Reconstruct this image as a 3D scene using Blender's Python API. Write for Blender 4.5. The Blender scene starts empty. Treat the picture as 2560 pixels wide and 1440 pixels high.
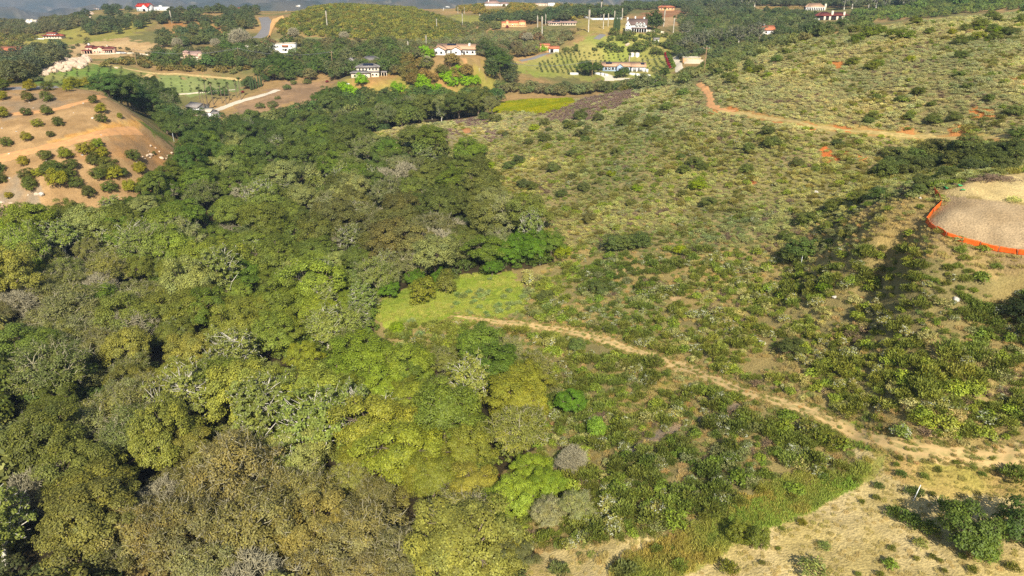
import bpy, math, random
import numpy as np
from mathutils import Vector, Matrix
C = bpy.context.scene.collection
SC = bpy.context.scene
PI = math.pi
R_ = math.radians

# ------------------------------------------------------------------ camera, light, exposure
CAMZ = 80.0
F = 1707.0            # focal length in photo pixels (24 mm lens)
PITCH = R_(24.5)
cam_d = bpy.data.cameras.new('camera')
cam = bpy.data.objects.new('camera', cam_d); C.objects.link(cam)
cam_d.lens = 24.0; cam_d.sensor_width = 36.0
cam_d.clip_start = 1.0; cam_d.clip_end = 30000
cam.location = (0, 0, CAMZ)
cam.rotation_euler = (PI/2 - PITCH, 0, 0)
SC.camera = cam
SUN_EL, SUN_AZ = R_(40), R_(173)          # sun is behind the camera, a little to the right
W = bpy.data.worlds.new('World'); SC.world = W; W.use_nodes = True
nt = W.node_tree; nt.nodes.clear()
sky = nt.nodes.new('ShaderNodeTexSky'); sky.sky_type = 'NISHITA'; sky.sun_disc = False
sky.sun_elevation = SUN_EL; sky.sun_rotation = SUN_AZ
bg = nt.nodes.new('ShaderNodeBackground'); bg.inputs['Strength'].default_value = 0.07
wo = nt.nodes.new('ShaderNodeOutputWorld')
nt.links.new(sky.outputs[0], bg.inputs[0]); nt.links.new(bg.outputs[0], wo.inputs[0])
sd = bpy.data.lights.new('sun', 'SUN'); sd.energy = 5.0; sd.angle = R_(0.5); sd.color = (1.0, 0.93, 0.79)
sun = bpy.data.objects.new('sun', sd); C.objects.link(sun)
sdir = Vector((math.sin(SUN_AZ)*math.cos(SUN_EL), math.cos(SUN_AZ)*math.cos(SUN_EL), math.sin(SUN_EL)))
sun.rotation_euler = (-sdir).to_track_quat('-Z', 'Y').to_euler()
SC.view_settings.view_transform = 'Standard'; SC.view_settings.look = 'None'
SC.view_settings.exposure = 0.62; SC.view_settings.gamma = 1.0
SC.view_settings.use_curve_mapping = False
SC.cycles.max_bounces = 5; SC.cycles.diffuse_bounces = 2; SC.cycles.transmission_bounces = 3
SC.cycles.volume_bounces = 0; SC.cycles.transparent_max_bounces = 8
SC.cycles.use_denoising = False
SC.cycles.sample_clamp_indirect = 3.0
HAZE_DENSITY = 0.00012

# ------------------------------------------------------------------ helpers: colour, noise
def lin(c):
    c = np.asarray(c, float)/255.0
    return np.where(c <= 0.04045, c/12.92, ((c+0.055)/1.055)**2.4)
_T = {}
def _tab(seed):
    if seed not in _T: _T[seed] = np.random.RandomState(seed).rand(256, 256)
    return _T[seed]
def vn(x, y, seed=0):
    t = _tab(seed); x = np.asarray(x, float); y = np.asarray(y, float)
    xi = np.floor(x).astype(int); yi = np.floor(y).astype(int)
    fx = x-xi; fy = y-yi; fx = fx*fx*(3-2*fx); fy = fy*fy*(3-2*fy)
    a = t[xi & 255, yi & 255]; b = t[(xi+1) & 255, yi & 255]
    c = t[xi & 255, (yi+1) & 255]; d = t[(xi+1) & 255, (yi+1) & 255]
    return (a*(1-fx)+b*fx)*(1-fy)+(c*(1-fx)+d*fx)*fy
def fbm(x, y, seed=0, o=4):
    s = 0; a = .5; n = 0
    for i in range(o):
        s = s+a*vn(x*2**i+i*17.3, y*2**i-i*9.1, seed+i); n += a; a *= .5
    return s/n-.5

# ------------------------------------------------------------------ terrain: a height sheet through surveyed points
def tdep(py): return np.tan(PITCH+np.arctan((np.asarray(py, float)-720)/F))
def ray(px, py):
    u = (np.asarray(px, float)-1280)/F; v = (720-np.asarray(py, float))/F
    d = np.stack([u+0*v, math.cos(PITCH)+v*math.sin(PITCH)+0*u, -math.sin(PITCH)+v*math.cos(PITCH)+0*u], -1)
    return d
def project(P):
    P = np.asarray(P, float); x = P[..., 0]; y = P[..., 1]; z = P[..., 2]-CAMZ
    dep = y*math.cos(PITCH)-z*math.sin(PITCH); up = y*math.sin(PITCH)+z*math.cos(PITCH)
    return 1280+F*x/dep, 720-F*up/dep, dep
CP = [  # photo pixel of a ground point, its height
(0,1440,4),(400,1440,2),(800,1440,2),(1100,1440,5),(1300,1440,11),
(0,1200,3),(500,1200,0),(900,1200,1),(1200,1200,4),(0,1000,4),(400,1000,1),(800,1000,0),(1100,1000,2),(1320,1000,6),
(0,800,6),(400,800,2),(800,800,1),(1000,800,4),(0,680,9),(300,650,4),(600,650,2),(900,650,3),(1150,680,6),
(0,590,11),(200,560,11),(380,520,11),(600,500,5),(900,500,6),(1200,560,8),(600,400,8),(900,400,10),(1100,400,14),
(700,320,9),(600,270,13),
(1320,262,26),(1100,350,20),(950,345,15),(1440,245,29),(1560,230,32),(1700,200,38),
(1250,480,14),(1250,380,20),(1400,600,12),(1400,500,17),(1400,400,23),(1400,300,27),
(1600,600,19),(1600,400,27),(1600,300,32),(1750,230,40),(1750,180,43),
(1800,600,23),(1800,500,26),(1800,400,31),(1800,300,37),
(2000,600,27),(2000,500,30),(2000,400,35),(2000,330,40),(2000,280,42),(2000,200,47),(2000,130,53),
(1850,150,46),(1950,112,52),(2080,82,58),(2300,50,62),(2560,30,66),
(2200,200,50),(2200,300,43),(2200,330,41),(2200,380,38),(2300,420,36),(2300,200,52),(2500,200,54),(2500,300,47),(2500,350,45),(2500,400,42),
(2340,482,44.5),(2400,460,46),(2500,440,46),(2600,430,46),(2480,500,46),(2400,480,46),(2600,510,46),(2450,600,42),(2320,562,42.3),(2360,512,43.8),(2560,640,41.5),
(2560,700,39),(2300,650,38.5),(2200,600,37.3),(2150,520,36),(2250,470,40.5),(2265,540,41.5),(2210,560,39.5),(2200,510,38.8),(2285,500,43),
(2000,660,25),(2000,700,24.5),(2200,700,31),(2200,800,29),(2000,800,23),(2500,800,34),(2500,900,32.5),(2300,1000,28),(2560,1100,29),
(1800,700,19),(1800,800,18),(1700,900,15),(1600,800,13),(1600,700,15),(1450,700,11),(1350,660,9.5),(1150,740,5),(1000,780,4.5),
(1300,810,7.5),(1500,830,11),(1900,1000,20),(2140,1080,22),(1600,1000,13),(1450,1100,10.5),(1350,1100,8),(1700,1100,16),
(1600,1200,14.5),(1450,1250,11),(1400,1380,11),(1900,1200,19.5),(2200,1200,22),(2500,1200,25),(2500,1000,29.5),(2200,1350,21),(2560,1400,24),(1800,1400,17.5),(1600,1440,15),
(0,540,15),(0,450,22),(0,400,27),(0,300,35.5),(0,220,41),(150,470,21),(150,400,27),(150,300,35),(150,222,40.5),
(300,450,20),(300,400,25),(300,330,31),(350,300,32),(250,232,40),(400,400,20.5),(420,360,23),(450,385,17),
(100,190,30),(200,200,28),(200,160,33),(160,150,35),(300,200,27),(300,165,30),(450,230,17),(500,200,21),(600,200,19),(450,185,24.5),
(380,240,17),(500,250,15),(500,285,12),(650,250,15),(750,230,18),(800,205,20),
(915,188,27),(950,220,22),(900,240,17),(1130,128,38),(1180,160,32),(1100,200,26),(1100,240,18),(1250,180,25),(1200,230,18),(1020,170,28),
(1400,135,31),(1350,160,27),(1560,175,23.5),(1650,190,22),(1450,190,21),(1500,150,28),(1650,140,31),(1590,80,43),(1590,68,45.5),
(1500,100,39),(1480,85,42),(1450,52,44),(1650,100,38),(1700,150,30),(1720,120,35),
(1300,75,38),(1300,62,42),(1200,90,36),(1200,45,44),(1250,12,52),(1400,15,50),(1400,60,42),(1100,60,40),
(760,95,37),(860,100,37),(860,60,45),(850,15,55),(1000,28,50),(1080,60,42),(1000,100,36),(700,60,44),(760,30,51),
(860,140,31),(700,125,32),(700,160,27),(600,160,27),(600,120,33),(490,150,28),(300,130,31),(250,128,31.5),(400,90,38),(400,60,44),(350,30,50),(230,25,50),
(550,32,49),(650,90,38),(665,42,45),(660,70,41.5),(100,120,32),(100,95,35),(0,130,31),(0,80,33),(70,60,31),(0,62,29),(200,60,42),(100,75,34),
(50,170,24),(50,200,20),
(1850,20,50),(1850,60,44),(1800,100,38),(1900,85,42),(1750,60,42),(2085,50,49),(2040,24,52),(2200,20,54),(2400,14,58),(2560,8,62),
(0,45,-110),(300,35,-105),(600,28,-85),(1000,10,-75),(0,5,-60),(300,5,-62),(600,5,-55),(1280,2,-60),(1000,-15,-10)]
CH = [  # hidden ground: bearing (as a photo column), distance, height
(1300,400,16),(1500,400,18),(1000,380,13),(2450,142,41),(100,300,40),(100,345,28),(280,300,30),(380,300,17),(430,330,11),
(2000,400,42),(2300,420,46),(2560,420,50),(1750,400,30),
(1280,1000,36),(640,900,40),(1900,950,48),(2560,900,60),(0,1150,10),(300,1000,25),(640,1300,-20),(1280,1400,-10),(1900,1500,20),(2560,1500,40),
(0,2200,-95),(640,2200,-90),(1280,2300,-85),(1900,2300,-50),(2560,2300,-20),(-800,900,30),(-800,2200,-60),(3400,900,60),(3400,2200,20),
(0,6500,420),(400,6800,520),(900,7000,480),(1280,7500,520),(1900,7500,560),(2560,7000,520),(-800,6500,450),(3400,6500,500),(1900,4500,20),(2560,4500,80),(3400,4500,100),(-800,4500,0),
(0,40,8),(1280,40,14),(2560,40,22),(1280,20,17),(-600,60,6),(-600,150,12),(-600,300,42),(3300,60,27),(3300,150,44),(3300,300,64)]
pts = []
for px, py, z in CP:
    d = ray(px, py); k = (z-CAMZ)/d[2]; pts.append((d[0]*k, d[1]*k, z))
for px, Y, z in CH:
    pts.append(((px-1280)/F*Y*0.95, Y, z))
for a, r, z in [(100,60,30),(140,80,30),(180,80,22),(-140,80,14),(-100,60,8),(100,400,60),(140,400,50),(180,400,30),(-140,400,30),(-100,400,35),
                (100,3000,20),(140,3000,20),(180,3000,20),(-140,3000,20),(-100,3000,20),(120,9000,200),(180,9000,200),(-120,9000,200)]:
    pts.append((r*math.sin(R_(a)), r*math.cos(R_(a)), z))
pts = np.array(pts)
def q_of(x, y):
    a = np.arctan2(x, y); r = np.hypot(x, y)
    return a*1.6, np.log(np.maximum(r, 5))
def kern(d2): return -np.sqrt(d2+0.0006)
qa, qb = q_of(pts[:, 0], pts[:, 1])
D2 = (qa[:, None]-qa[None])**2+(qb[:, None]-qb[None])**2
n = len(pts)
A = np.zeros((n+3, n+3)); A[:n, :n] = kern(D2)+np.eye(n)*0.006
P1 = np.stack([np.ones(n), qa, qb], 1); A[:n, n:] = P1; A[n:, :n] = P1.T
sol = np.linalg.solve(A, np.concatenate([pts[:, 2], [0, 0, 0]]))
RB = [8*(50/8)**(i/24) for i in range(24)]+[50*(18)**(i/470) for i in range(470)]+[900*(13)**(i/120) for i in range(121)]
RB = np.array(RB)
AN = np.concatenate([np.linspace(-180, -50, 40, endpoint=False), np.linspace(-50, 50, 640), np.linspace(50, 180, 41)[1:]])
AN = np.radians(AN)
LR = np.log(RB)
def rbf(x, y):
    out = np.zeros(len(x))
    for s in range(0, len(x), 20000):
        a, b = q_of(x[s:s+20000], y[s:s+20000])
        K = kern((a[:, None]-qa[None])**2+(b[:, None]-qb[None])**2)
        out[s:s+20000] = K@sol[:n]+sol[n]+a*sol[n+1]+b*sol[n+2]
    return out
GA, GR = np.meshgrid(AN, RB)            # rows: rings
GX = GR*np.sin(GA); GY = GR*np.cos(GA)
# coarse evaluation, then bilinear up
ci = np.arange(0, len(RB), 3); ci[-1] = len(RB)-1
cj = np.arange(0, len(AN), 3)
if cj[-1] != len(AN)-1: cj = np.append(cj, len(AN)-1)
Zc = rbf(GX[np.ix_(ci, cj)].ravel(), GY[np.ix_(ci, cj)].ravel()).reshape(len(ci), len(cj))
t1 = np.array([np.interp(AN, AN[cj], Zc[k]) for k in range(len(ci))])
GZ = np.array([np.interp(LR, LR[ci], t1[:, k]) for k in range(len(AN))]).T
near = np.clip((GR-40)/30, 0, 1)
GZ = GZ+near*(fbm(GX/22, GY/22, 3, 4)*2.0+fbm(GX/4, GY/4, 9, 3)*0.5)*np.clip(1.3-GR/900, 0.25, 1)
far = np.clip((GR-1500)/1500, 0, 1)
rid = 1-2*np.abs(fbm(GX/900, GY/900, 21, 5))*2.2
GZ = GZ+far*((rid-.6)*190+fbm(GX/160, GY/160, 31, 4)*45)
# level building pads
PADS = []
def gz(x, y):
    x = np.atleast_1d(np.asarray(x, float)); y = np.atleast_1d(np.asarray(y, float))
    a = np.arctan2(x, y); lr = np.log(np.maximum(np.hypot(x, y), RB[0]+.01))
    fi = np.interp(lr, LR, np.arange(len(LR))); fj = np.interp(a, AN, np.arange(len(AN)))
    i = np.clip(fi.astype(int), 0, len(LR)-2); j = np.clip(fj.astype(int), 0, len(AN)-2)
    u = fi-i; v = fj-j
    return (GZ[i, j]*(1-u)+GZ[i+1, j]*u)*(1-v)+(GZ[i, j+1]*(1-u)+GZ[i+1, j+1]*u)*v
def hit(px, py):
    """photo pixels -> world points on the ground (first meeting)"""
    px = np.atleast_1d(np.asarray(px, float)); py = np.atleast_1d(np.asarray(py, float))
    d = ray(px, py); h = np.hypot(d[:, 0], d[:, 1])
    out = np.full((len(px), 3), np.nan); done = np.zeros(len(px), bool)
    rs = np.exp(np.linspace(math.log(30), math.log(11000), 1500)); prev = np.full(len(px), CAMZ); pr = 20.0
    for r in rs:
        k = r/h; z = CAMZ+d[:, 2]*k; g = gz(d[:, 0]*k, d[:, 1]*k); dd = z-g
        new = (~done) & (dd <= 0)
        if new.any():
            f = prev[new]/(prev[new]-dd[new]); rr = pr+(r-pr)*f; kk = rr/h[new]
            out[new, 0] = d[new, 0]*kk; out[new, 1] = d[new, 1]*kk; done |= new
        prev = dd; pr = r
        if done.all(): break
    bad = ~done
    out[bad, 0] = d[bad, 0]*3000; out[bad, 1] = d[bad, 1]*3000
    out[:, 2] = gz(out[:, 0], out[:, 1])
    return out
def sees(x, y, z):
    """is a point above the ground seen from the camera (terrain only)"""
    ok = np.ones(len(x), bool)
    for s in np.linspace(.1, .97, 60):
        ok &= (CAMZ+(z-CAMZ)*s) > gz(x*s, y*s)
    return ok
def poly(pp, step=14):
    """a photo outline surveyed onto the ground"""
    q = []
    for i in range(len(pp)):
        a = pp[i]; b = pp[(i+1) % len(pp)]; m = max(1, int(math.hypot(b[0]-a[0], b[1]-a[1])/step))
        for k in range(m): q.append((a[0]+(b[0]-a[0])*k/m, a[1]+(b[1]-a[1])*k/m))
    q = np.array(q); return hit(q[:, 0], q[:, 1])[:, :2]
def inside(x, y, P):
    c = np.zeros(len(x), bool); m = (x > P[:, 0].min()) & (x < P[:, 0].max()) & (y > P[:, 1].min()) & (y < P[:, 1].max())
    if not m.any(): return c
    xs = x[m]; ys = y[m]; r = np.zeros(len(xs), bool); Q = np.roll(P, -1, 0)
    for (x0, y0), (x1, y1) in zip(P, Q):
        if y0 == y1: continue
        k = ((y0 > ys) != (y1 > ys)) & (xs < (x1-x0)*(ys-y0)/(y1-y0)+x0); r ^= k
    c[m] = r; return c

# houses are sited first, so the ground under them can be levelled
HP = {}
def site(key, px, py, rad):
    p = hit([px], [py])[0]; HP[key] = p
    PADS.append((p[0], p[1], p[2], rad))
for key, px, py, rad in [('cream',915,192,15),('tan',1138,136,20),('greyroof',928,166,10),('bluegrey',884,168,7),('ranch',1556,178,24),('gabled',1590,80,13),
        ('adobe',706,130,15),('adobeshed',630,129,6),('pink',246,134,22),('redwhite',27,139,11),('terracotta',130,97,15),('farwhite',78,58,14),
        ('rockhouse',240,24,16),('bright',357,28,14),('lowwhite',404,26,8),('orange',598,30,10),('modern',745,17,14),('pinksmall',489,156,7),('pinkwing',461,156,5),
        ('peach',1284,66,19),('flatranch',1402,64,20),('garage',1374,131,13),('crestpink',1236,15,18),('crestflat',1362,15,15),('crestwhite',1118,20,13),
        ('topwhite',1626,9,12),('arcade',2040,26,17),('redlong',2083,50,22),('redmid',1911,86,11),('brownroof',1667,26,9),('terrace',1735,158,9),
        ('greyshed',482,282,10),('greybarn',516,293,8),('hut',1641,106,3),('tank1',1580,141,3),('tank2',1593,141,3)]:
    site(key, px, py, rad)
for x, y, z, rad in PADS:
    d = np.hypot(GX-x, GY-y); w = np.clip(1.7-d/rad, 0, 1); w = w*w*(3-2*w)
    GZ = GZ*(1-w)+z*w
for k in HP: HP[k] = np.array([HP[k][0], HP[k][1], gz(HP[k][0], HP[k][1])[0]])

# ------------------------------------------------------------------ materials
def new_mat(name):
    m = bpy.data.materials.new(name); m.use_nodes = True; m.node_tree.nodes.clear()
    return m, m.node_tree.nodes, m.node_tree.links
def surf(name, col, rough=.8, var=.12, scale=3, bump=0, spec=.3, metal=0):
    m, N, L = new_mat(name)
    o = N.new('ShaderNodeOutputMaterial'); b = N.new('ShaderNodeBsdfPrincipled')
    b.inputs['Roughness'].default_value = rough; b.inputs['Metallic'].default_value = metal
    b.inputs['Specular IOR Level'].default_value = spec
    c = lin(col)
    tc = N.new('ShaderNodeTexCoord'); nz = N.new('ShaderNodeTexNoise'); nz.inputs['Scale'].default_value = scale; nz.inputs['Detail'].default_value = 5
    L.new(tc.outputs['Object'], nz.inputs['Vector'])
    mr = N.new('ShaderNodeMapRange'); mr.inputs['From Min'].default_value = .3; mr.inputs['From Max'].default_value = .7
    mr.inputs['To Min'].default_value = 1-var; mr.inputs['To Max'].default_value = 1+var
    L.new(nz.outputs[0], mr.inputs[0])
    vm = N.new('ShaderNodeVectorMath'); vm.operation = 'SCALE'; vm.inputs[0].default_value = tuple(c); L.new(mr.outputs[0], vm.inputs['Scale'])
    L.new(vm.outputs[0], b.inputs['Base Color'])
    if bump:
        bp = N.new('ShaderNodeBump'); bp.inputs['Strength'].default_value = bump; bp.inputs['Distance'].default_value = .1
        L.new(nz.outputs[0], bp.inputs['Height']); L.new(bp.outputs[0], b.inputs['Normal'])
    L.new(b.outputs[0], o.inputs[0]); return m
def tile_mat(name, col, sx=.3):
    """roof covering: courses as fine relief on the pitched slabs"""
    m = surf(name, col, .85, .18, 2.2)
    N = m.node_tree.nodes; L = m.node_tree.links; b = [x for x in N if x.type == 'BSDF_PRINCIPLED'][0]
    tc = N.new('ShaderNodeTexCoord'); w = N.new('ShaderNodeTexWave'); w.bands_direction = 'X'; w.inputs['Scale'].default_value = 1.0
    L.new(tc.outputs['Object'], w.inputs['Vector'])
    bp = N.new('ShaderNodeBump'); bp.inputs['Strength'].default_value = .6; bp.inputs['Distance'].default_value = .08
    L.new(w.outputs[1], bp.inputs['Height']); L.new(bp.outputs[0], b.inputs['Normal']); return m
def leaf_mat(name, transl=.25, rough=.55):
    m, N, L = new_mat(name)
    o = N.new('ShaderNodeOutputMaterial')
    oi = N.new('ShaderNodeObjectInfo'); at = N.new('ShaderNodeAttribute'); at.attribute_type = 'INSTANCER'; at.attribute_name = 'tint'
    ad = N.new('ShaderNodeVectorMath'); ad.operation = 'ADD'
    L.new(oi.outputs['Color'], ad.inputs[0]); L.new(at.outputs['Vector'], ad.inputs[1])
    tn = N.new('ShaderNodeAttribute'); tn.attribute_name = 'tone'
    # tone: brightness per leaf; hue: how yellow the leaf is; alt: blossom
    hu = N.new('ShaderNodeAttribute'); hu.attribute_name = 'hue'
    s1 = N.new('ShaderNodeVectorMath'); s1.operation = 'SCALE'; L.new(ad.outputs[0], s1.inputs[0]); L.new(tn.outputs['Fac'], s1.inputs['Scale'])
    mx = N.new('ShaderNodeMix'); mx.data_type = 'RGBA'; mx.blend_type = 'MULTIPLY'; mx.inputs[7].default_value = (1.2, 1.06, .72, 1)
    L.new(hu.outputs['Fac'], mx.inputs[0]); L.new(s1.outputs[0], mx.inputs[6])
    al = N.new('ShaderNodeAttribute'); al.attribute_name = 'bloom'
    m2 = N.new('ShaderNodeMix'); m2.data_type = 'RGBA'; m2.inputs[7].default_value = (.52, .53, .38, 1)
    L.new(al.outputs['Fac'], m2.inputs[0]); L.new(mx.outputs[2], m2.inputs[6])
    d = N.new('ShaderNodeBsdfPrincipled'); d.inputs['Roughness'].default_value = rough; d.inputs['Specular IOR Level'].default_value = .3
    t = N.new('ShaderNodeBsdfTranslucent'); ms = N.new('ShaderNodeMixShader'); ms.inputs[0].default_value = transl
    L.new(m2.outputs[2], d.inputs['Base Color']); L.new(m2.outputs[2], t.inputs[0])
    L.new(d.outputs[0], ms.inputs[1]); L.new(t.outputs[0], ms.inputs[2]); L.new(ms.outputs[0], o.inputs[0]); return m
M = {}
M['leaf'] = leaf_mat('foliage')
M['bark'] = surf('bark_grey_brown', (120, 106, 88), .9, .3, 2)
M['palebark'] = surf('bark_pale', (205, 198, 182), .8, .25, 1.2)
M['greybark'] = surf('bark_bleached', (168, 160, 130), .9, .25, 2)
M['white'] = surf('white_paint', (232, 230, 224), .7, .05)
M['cream'] = surf('cream_stucco', (222, 208, 184), .85, .06)
M['pink'] = surf('pink_stucco', (226, 186, 158), .85, .07)
M['peach'] = surf('peach_stucco', (232, 180, 128), .85, .07)
M['blue'] = surf('pale_blue_siding', (160, 178, 200), .8, .06)
M['beige'] = surf('beige_stone', (200, 184, 158), .9, .12)
M['roofred'] = tile_mat('red_roof_tile', (166, 84, 62))
M['roofbright'] = tile_mat('bright_red_roof', (214, 62, 40))
M['rooforange'] = tile_mat('orange_roof_tile', (205, 124, 86))
M['rooftan'] = tile_mat('tan_roof_tile', (206, 164, 130))
M['roofpink'] = tile_mat('dusty_pink_roof', (184, 150, 136))
M['roofgrey'] = tile_mat('grey_roof_tile', (150, 142, 136))
M['roofbrown'] = tile_mat('brown_shingle', (128, 106, 98))
M['roofmaroon'] = tile_mat('maroon_roof_tile', (130, 66, 56))
M['glass'] = surf('window_glass', (40, 48, 58), .12, .1, 2, spec=.8)
M['solar'] = surf('solar_panel', (28, 32, 52), .2, .1, 2, spec=.6)
M['dark'] = surf('dark_opening_and_shade', (48, 42, 40), .8)  # also colours the panels that stand for porch shade
M['metal'] = surf('grey_metal', (150, 150, 150), .4, .08, metal=.4)
M['asphalt'] = surf('asphalt', (128, 124, 122), .9, .1, 1)
M['trackdirt'] = surf('pale_track_dirt', (204, 172, 116), .95, .16, .7, .4)
M['orangedirt'] = surf('orange_track_dirt', (200, 148, 96), .95, .14, .4, .4)
M['cutbank'] = surf('cut_bank_dirt', (214, 166, 104), .95, .18, .35, .5)
M['concrete'] = surf('pale_concrete', (206, 194, 172), .9, .08, 1)
M['rock'] = surf('granite_boulder', (206, 182, 156), .9, .22, .8, .5)
M['greyrock'] = surf('pale_grey_boulder', (196, 188, 176), .9, .18, 1.5, .5)
M['orange'] = surf('orange_fence_fabric', (245, 104, 30), .6, .06, 1.5)
M['wood'] = surf('weathered_wood', (150, 122, 92), .9, .2)
M['pvc'] = surf('white_pipe', (235, 235, 235), .5, .03)
M['green'] = surf('green_sheeting', (70, 190, 110), .6, .1)
M['twig'] = surf('dead_twigs', (128, 108, 86), .9, .3, 3)

for k_, gc in (('trackdirt', (150, 140, 84)), ('orangedirt', (176, 134, 92)), ('trail', (150, 136, 80))):
    if k_ == 'trail': M['trail'] = surf('grassy_trail_dirt', (190, 164, 104), .95, .2, .6, .4)
    N_ = M[k_].node_tree.nodes; L_ = M[k_].node_tree.links; b_ = [q for q in N_ if q.type == 'BSDF_PRINCIPLED'][0]; src = b_.inputs['Base Color'].links[0].from_socket
    at_ = N_.new('ShaderNodeAttribute'); at_.attribute_name = 'verge'; tc_ = N_.new('ShaderNodeTexCoord'); nz_ = N_.new('ShaderNodeTexNoise'); nz_.inputs['Scale'].default_value = .9; nz_.inputs['Detail'].default_value = 6; L_.new(tc_.outputs['Object'], nz_.inputs['Vector'])
    mr_ = N_.new('ShaderNodeMapRange'); mr_.inputs['From Min'].default_value = .42; mr_.inputs['From Max'].default_value = .6; L_.new(nz_.outputs[0], mr_.inputs[0]); mu_ = N_.new('ShaderNodeMath'); mu_.operation = 'MULTIPLY'; L_.new(mr_.outputs[0], mu_.inputs[0]); L_.new(at_.outputs['Fac'], mu_.inputs[1])
    mx_ = N_.new('ShaderNodeMix'); mx_.data_type = 'RGBA'; mx_.inputs[7].default_value = (*lin(gc), 1); L_.new(mu_.outputs[0], mx_.inputs[0]); L_.new(src, mx_.inputs[6]); L_.new(mx_.outputs[2], b_.inputs['Base Color'])
# ------------------------------------------------------------------ mesh helpers
def mesh_np(name, V, Fc, mats, attrs=None, midx=None):
    """quads/tris given as an (n,4) array (tris repeat -1)"""
    me = bpy.data.meshes.new(name); V = np.asarray(V, np.float32); Fc = np.asarray(Fc, np.int32)
    tri = Fc[:, 3] < 0; cnt = np.where(tri, 3, 4); st = np.concatenate([[0], np.cumsum(cnt)[:-1]])
    me.vertices.add(len(V)); me.vertices.foreach_set('co', V.ravel())
    lv = Fc.ravel(); lv = lv[lv >= 0]
    me.loops.add(len(lv)); me.loops.foreach_set('vertex_index', lv)
    me.polygons.add(len(Fc)); me.polygons.foreach_set('loop_start', st.astype(np.int32))
    if midx is not None: me.polygons.foreach_set('material_index', np.asarray(midx, np.int32))
    for k, a in (attrs or {}).items():
        at = me.attributes.new(k, 'FLOAT', 'FACE'); at.data.foreach_set('value', np.asarray(a, np.float32))
    for m in mats: me.materials.append(m)
    me.update(calc_edges=True); return me
class MB:
    def __init__(s): s.v = []; s.f = []; s.n = 0
    def add(s, V, Fc):
        V = np.asarray(V, float); Fc = np.asarray(Fc, int)
        s.v.append(V); s.f.append(np.where(Fc >= 0, Fc+s.n, -1)); s.n += len(V); return s
    def box(s, x0, y0, z0, x1, y1, z1):
        V = [(x0,y0,z0),(x1,y0,z0),(x1,y1,z0),(x0,y1,z0),(x0,y0,z1),(x1,y0,z1),(x1,y1,z1),(x0,y1,z1)]
        return s.add(V, [(0,3,2,1),(4,5,6,7),(0,1,5,4),(1,2,6,5),(2,3,7,6),(3,0,4,7)])
    def tube(s, P, Rr, k=6, cap=True):
        P = np.asarray(P, float); m = len(P); Rr = np.broadcast_to(Rr, (m,)); V = []
        T = np.gradient(P, axis=0)
        for i in range(m):
            t = T[i]/(np.linalg.norm(T[i])+1e-9); a = np.cross(t, (0, 0, 1)) if abs(t[2]) < .9 else np.cross(t, (1, 0, 0))
            a /= np.linalg.norm(a)+1e-9; b = np.cross(t, a)
            for j in range(k):
                q = 2*PI*j/k; V.append(P[i]+(a*math.cos(q)+b*math.sin(q))*Rr[i])
        Fc = [(i*k+j, i*k+(j+1) % k, (i+1)*k+(j+1) % k, (i+1)*k+j) for i in range(m-1) for j in range(k)]
        if cap and k == 4: Fc.append(((m-1)*k, (m-1)*k+1, (m-1)*k+2, (m-1)*k+3))
        elif cap:
            V.append(P[-1]+T[-1]/(np.linalg.norm(T[-1])+1e-9)*Rr[-1]*.3); e = len(V)-1
            Fc += [((m-1)*k+j, (m-1)*k+(j+1) % k, e, -1) for j in range(k)]
        return s.add(V, Fc)
    def arr(s): return np.concatenate(s.v), np.concatenate(s.f)
    def mesh(s, name, mat):
        V, Fc = s.arr(); return mesh_np(name, V, Fc, [mat])
def link(name, me, parent=None, kind=None):
    o = bpy.data.objects.new(name, me); C.objects.link(o)
    if parent is not None: o.parent = parent
    if kind: o['kind'] = kind
    return o
def tag(o, label, cat, group=None):
    o['label'] = label; o['category'] = cat
    if group: o['group'] = group
    return o
def empty(name, loc, rz=0, sc=1):
    o = bpy.data.objects.new(name, None); C.objects.link(o); o.location = loc; o.rotation_euler = (0, 0, rz); o.scale = (sc, sc, sc)
    o.empty_display_size = .5; return o

# ------------------------------------------------------------------ ground cover colours, surveyed outlines
cols = np.zeros(GX.shape+(3,)); X = GX.ravel(); Y = GY.ravel()
base = lin((160, 134, 100)); cols[:] = base
cf = cols.reshape(-1, 3)
PL = {}
def cover(name, pp, col, col2=None, sc=9, soft=1.0, seed=5):
    P = poly(pp); PL[name] = P
    wob = np.clip(np.hypot(X, Y)/150, .6, 4)*soft
    xw = X+fbm(X/5, Y/5, seed, 3)*5*wob; yw = Y+fbm(X/5+40, Y/5-13, seed+2, 3)*5*wob
    m = inside(xw, yw, P)
    c = lin(col)[None]
    if col2 is not None:
        k = np.clip(fbm(X[m]/sc, Y[m]/sc, seed+7, 4)*3+.5, 0, 1)[:, None]; c = lin(col)*(1-k)+lin(col2)*k
    cf[m] = c
def blob(px, py, rpx, col, seed=3):
    p = hit([px], [py])[0]; dist = math.hypot(p[0], p[1], ); r = rpx*dist/F
    d = np.hypot((X-p[0]), (Y-p[1])*.45)+fbm(X/2.5, Y/2.5, seed, 3)*r*1.3
    cf[d < r] = lin(col)
k = np.clip(fbm(X/14, Y/14, 44, 4)*3+.5, 0, 1)[:, None]
cf[:] = lin((174, 150, 100))*(1-k)+lin((148, 134, 92))*k
fr = np.hypot(X, Y)
m = (fr > 330); k = np.clip(fbm(X/40, Y/40, 45, 4)*4+.4, 0, 1)[:, None]
c = lin((128, 122, 78))*(1-k)+lin((176, 142, 100))*k; cf[m] = c[m]
m = fr > 1700
k = np.clip(fbm(X/120, Y/120, 46, 5)*4+.45, 0, 1)[:, None]
c = lin((62, 66, 44))*(1-k)+lin((104, 92, 72))*k; k2 = np.clip(fbm(X/60, Y/60, 48, 4)*7-1.2, 0, 1)[:, None]
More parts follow.
